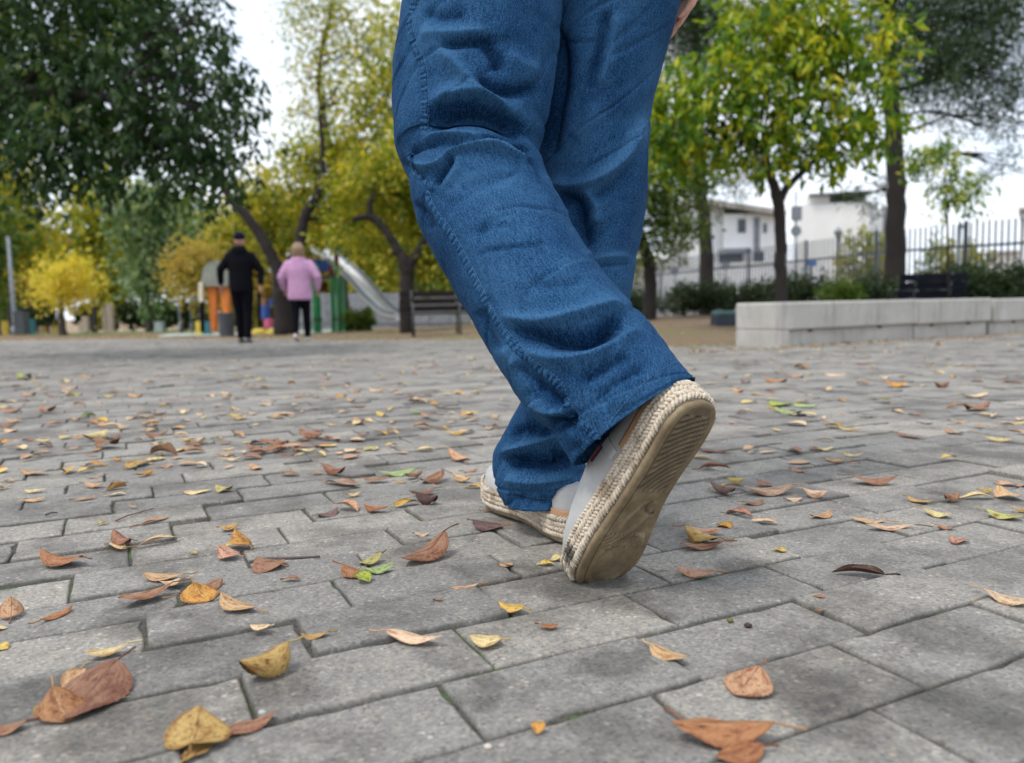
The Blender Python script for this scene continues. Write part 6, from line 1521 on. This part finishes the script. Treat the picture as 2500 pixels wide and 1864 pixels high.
MID = """7 700 1050 800 1045 .5 cream|7 805 1022 965 1040 .55 cream|7 420 1075 555 1068 .45 brown|7 210 985 372 1032 .42 purple|7 240 985 430 980 .16 yellow|7 325 945 430 952 .55 yellow|7 530 940 602 970 .7 brown|7 140 868 342 865 .32 brown|7 150 745 342 758 .26 purple|7 320 1130 480 1158 .42 pink|7 1470 1040 1632 1072 .34 ochre|7 1700 1052 1802 1042 .65 brown|7 1800 1032 2012 1026 .26 pale|7 1930 995 2012 990 .55 yellow|7 2055 985 2202 1052 .5 tan|7 2055 930 2172 948 .65 tan|7 2150 945 2230 956 .5 pink|7 740 855 826 876 .42 pink|7 950 795 1072 806 .4 tan|7 1050 765 1186 776 .26 pale|7 885 735 1002 736 .28 pale|7 895 680 1006 686 .24 tan|7 1030 610 1186 611 .22 pale|7 950 585 1062 600 .34 ochre|7 1410 620 1572 656 .24 brown|7 1720 605 1816 630 .42 tan|7 1970 670 2146 680 .28 pale|7 1745 545 1856 551 .3 tan|7 1550 560 1642 562 .32 dark|7 2050 560 2225 576 .24 pale|7 2105 605 2225 620 .32 rust|7 1820 475 2006 461 .34 brown|7 585 475 672 482 .5 ochre|7 385 505 452 512 .6 purple|7 1040 500 1072 502 .7 cream|7 1240 405 1372 406 .34 olive|7 1370 475 1452 486 .4 cream|7 1480 495 1572 501 .3 pink|7 570 285 702 302 .38 rust|7 1650 330 1732 320 .5 brown|7 750 195 842 206 .4 tan|7 1720 455 1842 446 .24 tan|7 360 355 432 366 .5 tan|7 475 385 562 389 .36 tan|7 1335 320 1480 326 .4 orange|7 1660 60 1700 62 .6 tan|7 700 250 740 262 .5 pink|7 740 270 808 275 .5 tan|7 940 258 1080 260 .3 cream|7 1305 272 1362 275 .5 cream|7 410 300 480 305 .4 purple|7 280 272 332 276 .4 pink|7 80 220 130 222 .5 tan|7 1800 385 1980 380 .3 cream|7 1745 260 1785 262 .6 orange|7 1145 188 1225 190 .34 brown|7 1040 420 1075 425 .8 orange|7 570 355 630 372 .4 pink|7 1875 292 1955 296 .35 tan|7 2080 312 2200 318 .3 pink
6 1365 922 1500 890 .42 brown|6 1260 950 1352 956 .4 ochre|6 1740 905 1900 946 .42 tan|6 1825 866 1960 850 .3 rust|6 540 900 650 896 .42 tan|6 650 880 850 912 .42 brown|6 680 955 960 992 .3 grey|6 860 1076 972 1060 .42 pale|6 310 890 440 912 .38 rust|6 630 835 702 836 .34 tan|6 40 840 132 872 .5 tan|6 270 740 440 736 .28 brown|6 880 705 972 711 .38 tan|6 470 702 586 695 .38 pale|6 380 690 482 691 .45 brown|6 590 650 762 662 .42 rust|6 460 540 632 590 .55 brown|6 580 525 662 526 .42 brown|6 440 600 552 602 .34 brown|6 160 600 342 622 .5 brown|6 30 620 172 632 .45 brown|6 180 650 342 662 .34 rust|6 350 636 472 630 .34 tan|6 0 690 142 702 .42 brown|6 675 580 742 592 .42 rust|6 1010 1190 1190 1212 .4 rust|6 765 1140 936 1202 .5 tan|6 595 1252 776 1200 .5 purple|6 1085 545 1190 572 .4 yellow|6 1205 555 1296 560 .4 cream|6 1600 510 1702 516 .4 yellow|6 1690 560 1846 566 .28 yellow|6 1820 400 1972 406 .34 yellow|6 1380 380 1502 386 .24 green|6 1490 400 1582 416 .55 pink|6 1105 390 1182 402 .55 yellow|6 985 435 1072 441 .45 pale|6 915 425 1002 450 .45 tan|6 840 460 992 466 .24 ochre|6 690 475 772 476 .38 tan|6 1565 265 1642 300 .5 orange|6 775 255 852 262 .55 orange|6 400 266 506 260 .38 rust|6 130 170 192 172 .5 yellow|6 2020 510 2092 516 .45 cream|6 2070 490 2146 491 .4 tan|6 2080 430 2162 436 .4 tan|6 1990 1235 2092 1236 .24 rust|6 1770 215 1852 221 .45 tan|6 1850 240 1922 246 .35 pink|6 890 210 982 212 .34 tan|6 1040 205 1172 210 .28 cream|6 1215 200 1306 204 .3 pink|6 620 90 702 98 .45 pink|6 355 135 420 140 .45 brown|6 680 135 772 140 .4 pink|6 835 130 886 134 .5 purple|6 1280 135 1356 139 .34 pale|6 560 265 622 268 .34 rust|6 310 260 352 266 .6 pale|6 175 318 236 322 .45 cream|6 285 398 356 402 .34 tan|6 850 292 926 298 .4 tan|6 1200 515 1232 522 .8 brown
5 1555 1066 1780 1050 .34 pale|5 1830 1042 1966 1050 .6 olive|5 890 1062 1070 1020 .5 ochre|5 700 1012 886 1016 .34 tan|5 915 1106 1066 1090 .4 cream|5 625 1150 832 1122 .24 tan|5 210 1072 396 1060 .28 pale|5 160 1162 376 1150 .28 tan|5 40 970 126 971 .4 tan|5 0 1030 102 1026 .4 tan|5 185 886 406 896 .28 tan|5 750 946 876 920 .34 pink|5 1160 932 1296 895 .34 orange|5 975 970 1102 971 .18 brown|5 725 820 892 821 .28 orange|5 1065 852 1230 780 .45 ochre|5 1195 816 1292 806 .4 cream|5 1335 842 1462 830 .55 pink|5 1270 720 1482 742 .5 brown|5 1470 702 1602 680 .45 ochre|5 1335 641 1422 641 .45 olive|5 1540 605 1652 611 .28 yellow|5 1560 640 1752 632 .28 tan|5 700 642 902 590 .4 pale|5 905 622 1022 600 .55 brown|5 810 672 1016 682 .5 brown|5 620 612 722 606 .5 orange|5 530 702 706 691 .28 tan|5 320 670 452 676 .34 purple|5 315 721 426 716 .34 tan|5 85 696 206 685 .34 pale|5 180 626 296 626 .34 brown|5 300 631 422 631 .3 pale|5 20 626 152 620 .34 tan|5 -20 640 60 642 .6 orange|5 50 462 182 455 .5 tan|5 40 531 152 531 .55 cream|5 -10 500 132 500 .4 brown|5 1145 616 1216 616 .5 tan|5 1225 602 1422 590 .4 brown|5 1445 511 1552 516 .5 tan|5 1225 506 1322 508 .3 dark|5 1185 416 1302 410 .24 dark|5 1290 396 1412 385 .3 rust|5 770 416 902 440 .45 yellow|5 690 406 802 390 .45 green|5 600 426 686 426 .4 tan|5 1400 431 1512 431 .3 tan|5 1530 451 1612 456 .4 cream|5 1660 411 1732 413 .35 cream|5 1850 411 1922 395 .5 tan|5 1945 421 2046 421 .4 yellow|5 1945 376 2032 376 .3 pale|5 1990 531 2062 550 .55 tan|5 1500 366 1642 362 .28 tan|5 1875 692 1982 680 .4 yellow|5 1830 751 1986 741 .28 tan|5 1880 796 2062 790 .26 cream|5 2120 841 2212 866 .45 tan|5 955 776 1032 779 .4 orange|5 725 746 832 746 .2 brown|5 1105 1191 1162 1191 .6 tan|5 220 106 302 111 .4 yellow|5 550 241 662 246 .4 olive|5 175 241 302 246 .35 pink|5 890 236 962 236 .5 yellow|5 1085 236 1196 241 .4 tan|5 620 311 722 311 .34 tan|5 800 301 872 301 .4 tan|5 330 361 482 371 .4 pink|5 390 250 520 246 .3 brown|5 680 76 782 78 .34 tan|5 545 122 612 126 .5 pale|5 530 175 650 180 .35 tan|5 0 280 130 285 .3 cream|5 0 372 170 372 .35 pink|5 1420 272 1540 268 .2 pink|5 1580 266 1690 262 .3 pink|5 1745 250 1816 252 .45 cream|5 1870 230 1946 234 .45 cream"""
def rnd_curl(i): return random.Random(i * 17).choice((.25, .4, .6, .8, 1.0, 1.3))
used_leaf = []
for h_ in HERO:
    t, bx_, by_, tx_, ty_, ra, cn, cu, fl2, lb = h_
    b_, t_ = tp(t, bx_, by_), tp(t, tx_, ty_)
    big = math.hypot(t_[0] - b_[0], (t_[1] - b_[1]) * 2) > 60
    drop_leaf(b_, t_, ra * 1.15, cn, lb, cu, bool(fl2), 1.0 if ra > .3 else .4, stem=.28 if big else .15, lift=0.0, bend=random.Random(len(lb)).uniform(.03, .12))
    used_leaf.append(((b_[0] + t_[0]) / 2, (b_[1] + t_[1]) / 2))
def place_word(x, y):
    if y < 960: return 'far across the paving ' + ('at the left' if x < 600 else 'behind the planted leg' if x < 1500 else 'towards the concrete bench')
    if x < 420: return ('at the left side ' + ('in the far leaf drift' if y < 1110 else 'above the slim twig'))
    if x < 800: return ('in the brown drift left of the jeans' if y < 1130 else 'left of the large green leaf')
    if x < 1250: return ('behind the green leaf' if y < 1120 else 'left of the planted shoe')
    if x < 1900: return ('right of the lifted heel' if y < 1100 else 'right of the lifted sole')
    return ('towards the bench on the right' if y < 1080 else 'at the right side by the mossy joint')
seen_lab = {}; mid_objs = []
mids = []
for ln in MID.split('\n'):
    for it in ln.split('|'):
        f_ = it.split(); t = int(f_[0]); b_ = tp(t, float(f_[1]), float(f_[2])); t_ = tp(t, float(f_[3]), float(f_[4])); mids.append((b_, t_, float(f_[5]), f_[6]))
# extra leaves between the ones read off, up to about 300 singles
rr_ = random.Random(99)
while len(mids) + len(HERO) < 300:
    x = rr_.uniform(0, 2500); y = 868 + 230 * rr_.random() ** 1.3
    if 1170 < x < 1760 and y > 900: continue
    if min(abs(x - u[0]) + 2.5 * abs(y - u[1]) for u in used_leaf + [m_[0] for m_ in mids]) < 22: continue
    g = ground(x, y); an = rr_.uniform(0, 6.28); L_ = rr_.uniform(.03, .055); q = project(np.array([[g[0] + math.cos(an) * L_, g[1] + math.sin(an) * L_, g[2]]]))[0]
    mids.append(((x, y), (q[0], q[1]), rr_.uniform(.3, .7), rr_.choice(['tan', 'cream', 'pale', 'pink', 'rust', 'brown', 'ochre', 'yellow', 'tan', 'cream'])))
mids.sort(key=lambda m_: (m_[0][0]))
for i, (b_, t_, ra, cn) in enumerate(mids):
    cu = rnd_curl(i); shape = 'slim' if ra < .3 else 'oval' if ra < .5 else 'broad'; st_ = 'curled ' if cu > .8 else ''
    px = math.hypot(t_[0] - b_[0], t_[1] - b_[1]); sz = 'tiny ' if px < 26 else 'small ' if px < 38 else ''
    lb = f"{sz}{st_}{shape} {WORD[cn]} leaf {place_word((b_[0] + t_[0]) / 2, (b_[1] + t_[1]) / 2)}"; seen_lab.setdefault(lb, []).append(LEAFN[0])
    mid_objs.append(drop_leaf(b_, t_, ra * 1.4, cn, lb, cu, i % 3 != 0, .8 if ra > .3 else .3, stem=.18, bend=random.Random(i).uniform(.02, .12)))
by = {}
for o in mid_objs: by.setdefault(o['label'], []).append(o)
for lb, os_ in by.items():                                      # look-alikes: tell them apart by their order in the photo
    if len(os_) > 1:
        os_.sort(key=lambda o: project(np.array([o.location]))[0][0])
        nm = ['leftmost', 'rightmost'] if len(os_) == 2 else ['leftmost', 'middle', 'rightmost'] if len(os_) == 3 else ['leftmost'] + ['second', 'third', 'fourth', 'fifth', 'sixth', 'seventh', 'eighth'][:len(os_) - 1]
        for o, w in zip(os_, nm): o['label'] = w + ' ' + lb
# the rest of the litter: too many to count, one object
r = np.random.default_rng(5)
pts = []
def scatter(n, fx, keep=None):
    for _ in range(n):
        p = fx()
        if keep is None or keep(*p): pts.append(p)
U = lambda a, b: r.uniform(a, b)
scatter(620, lambda: (U(-9, 6), U(3.2, 14)), lambda x, y: y < edge_y(x) and abs(x) < .75 * y + .4)
scatter(260, lambda: (U(-3.4, 4.2), U(3.0, 6.5)), lambda x, y: abs(x) < .68 * y)
for cx0, cy0, sg, nn in ((-.52, 1.95, .13, 22), (-.85, 2.05, .16, 18), (-1.15, 1.75, .12, 12), (-.35, 2.3, .2, 16), (-1.25, 2.5, .3, 22), (-.75, 2.9, .35, 26), (.9, 2.3, .3, 18), (1.35, 2.0, .25, 14), (.62, 1.75, .12, 8), (-.2, 2.8, .3, 14)):
    for _ in range(nn): pts.append((cx0 + r.normal(0, sg), cy0 + r.normal(0, sg * .8)))
scatter(2600, lambda: (U(-30, 12), 0), None)
pts = [(x, y) if y else (x, float(edge_y(x)) + r.normal(0, .35 + .02 * abs(x))) for x, y in pts]
scatter(3500, lambda: (U(-14, 10), U(8, 30)), lambda x, y: y > edge_y(x) and y < edge_y(x) + 9)
scatter(5200, lambda: (U(-34, -3), U(14, 44)), lambda x, y: y > edge_y(x) - 1.2)
scatter(420, lambda: (U(1.4, 8), 0)); pts = [(x, y) if y else (x, 6.93 + (x - 2.33) * .606 - abs(r.normal(0, .12)) - .02) for x, y in pts]
pts = np.array(pts); m_ = len(pts)
zz = np.array([gh(x, y) for x, y in pts])
V, F, _ = leaf_geo(1.0, .55, .6, .06, 3, 0.05, 0, .5, 8, 3); F0 = F[0]; nvk = (8 + 1) * 7; V0 = V[:nvk]
s = r.uniform(.03, .062, m_) * np.where(pts[:, 1] > 15, 1.5, 1.0); an = r.uniform(0, 6.28, m_); asp = r.uniform(.5, 1.6, m_); cv = r.uniform(-1.5, 1.5, m_)
X = V0[None, :, 0] * asp[:, None]; Yv = V0[None, :, 1]; Z = np.abs(V0[None, :, 2] * cv[:, None])
VX = pts[:, 0][:, None] + s[:, None] * (X * np.cos(an)[:, None] - Yv * np.sin(an)[:, None]); VY = pts[:, 1][:, None] + s[:, None] * (X * np.sin(an)[:, None] + Yv * np.cos(an)[:, None]); VZ = zz[:, None] + .004 + s[:, None] * Z
FF = (F0[None] + (np.arange(m_) * nvk)[:, None, None]).reshape(-1, 4)
lit = obj_np('leaf_litter', np.stack([VX, VY, VZ], -1).reshape(-1, 3), FF, M_LEAFM, uv=np.zeros((m_ * nvk, 2))); tag(lit, 'small fallen leaves strewn over the far paving and lawn', 'leaf litter', kind='stuff')

# twigs, seeds, crumbs
M_TWIG = simple('brown twig', (.16, .09, .06), .8, .3, 80); M_TWIG2 = simple('grey twig', (.10, .085, .08), .8, .3, 80)
def twig(pts_, r0, label, mat=M_TWIG, fork=None):
    P = [ground(*p) for p in pts_]; c = P[0]; m = MB()
    m.tube([(p[0] - c[0], p[1] - c[1], float(zpave(p[0], p[1])) - c[2] + r0 + .0012 + .002 * (i % 2)) for i, p in enumerate(P)], [r0 * (1.2 if i == 0 else 1 if i < len(P) - 1 else .7) for i in range(len(P))], 7)
    o = m.build('twig', mat, smooth=True); o.location = c; 
    if fork:
        Q = [ground(*p) for p in fork]; m2 = MB(); m2.tube([(p[0] - c[0], p[1] - c[1], .004) for p in Q], [r0 * .7, r0 * .6, r0 * .4], 6); f = m2.build('side_shoot', mat, o, smooth=True)
    tag(o, label, 'twig', 'twigs on the paving'); return o
twig([tp(1, 760, 82), tp(1, 840, 52), tp(1, 920, 22), tp(1, 1012, -2)], .0012, 'slim reddish stalk lying on the left pavers')
twig([tp(2, -30, 350), tp(2, 90, 335), tp(2, 250, 325), tp(2, 435, 326)], .0022, 'grey-brown twig under the heart-shaped leaf', M_TWIG2)
twig([tp(3, 1030, 1325), tp(3, 1090, 1370), tp(3, 1160, 1415), tp(3, 1225, 1455)], .0016, 'reddish stalk beside the large curled leaf, bottom right')
twig([tp(6, 1600, 310), tp(6, 1620, 340), tp(6, 1700, 352), tp(6, 1820, 358)], .003, 'dark forked twig behind the planted leg', M_TWIG2, [tp(6, 1640, 345), tp(6, 1690, 325), tp(6, 1800, 315)])
twig([tp(1, 300, 55), tp(1, 340, 47), tp(1, 380, 40)], .0018, 'short dark twig on the left pavers', M_TWIG2)
for t, x, y, rad, mt, nm, lb in ((3, 1460, 720, .003, simple('green seed', (.14, .13, .04), .8), 'seed', 'small green seed on a paver right of the lifted shoe'), (3, 1578, 755, .0034, simple('dark husk', (.05, .03, .025), .8), 'seed', 'dark husk beside the green seed'),
                                 (2, 55, 1345, .003, simple('pale pebble', (.42, .41, .39), .8), 'pebble', 'pale pebble near the narrow brown leaf tip'), (2, 1538, 1565, .0028, simple('cream pebble', (.55, .48, .40), .8), 'pebble', 'cream pebble on a joint at the bottom centre'), (3, 690, 443, .002, simple('black crumb', (.02, .02, .02), .9), 'crumb', 'black crumb right of the lifted toe')):
    p = ground(*tp(t, x, y)); m = MB(); m.ball((0, 0, 0), (rad * 1.2, rad, rad * .8), 9, 6); o = m.build(nm, mt, smooth=True); o.location = (p[0], p[1], float(zpave(p[0], p[1])) + rad * .75)
    for v in o.data.vertices: v.co *= 1 + .12 * math.sin(v.co.x * 2000 + v.co.y * 1500)
    tag(o, lb, nm)
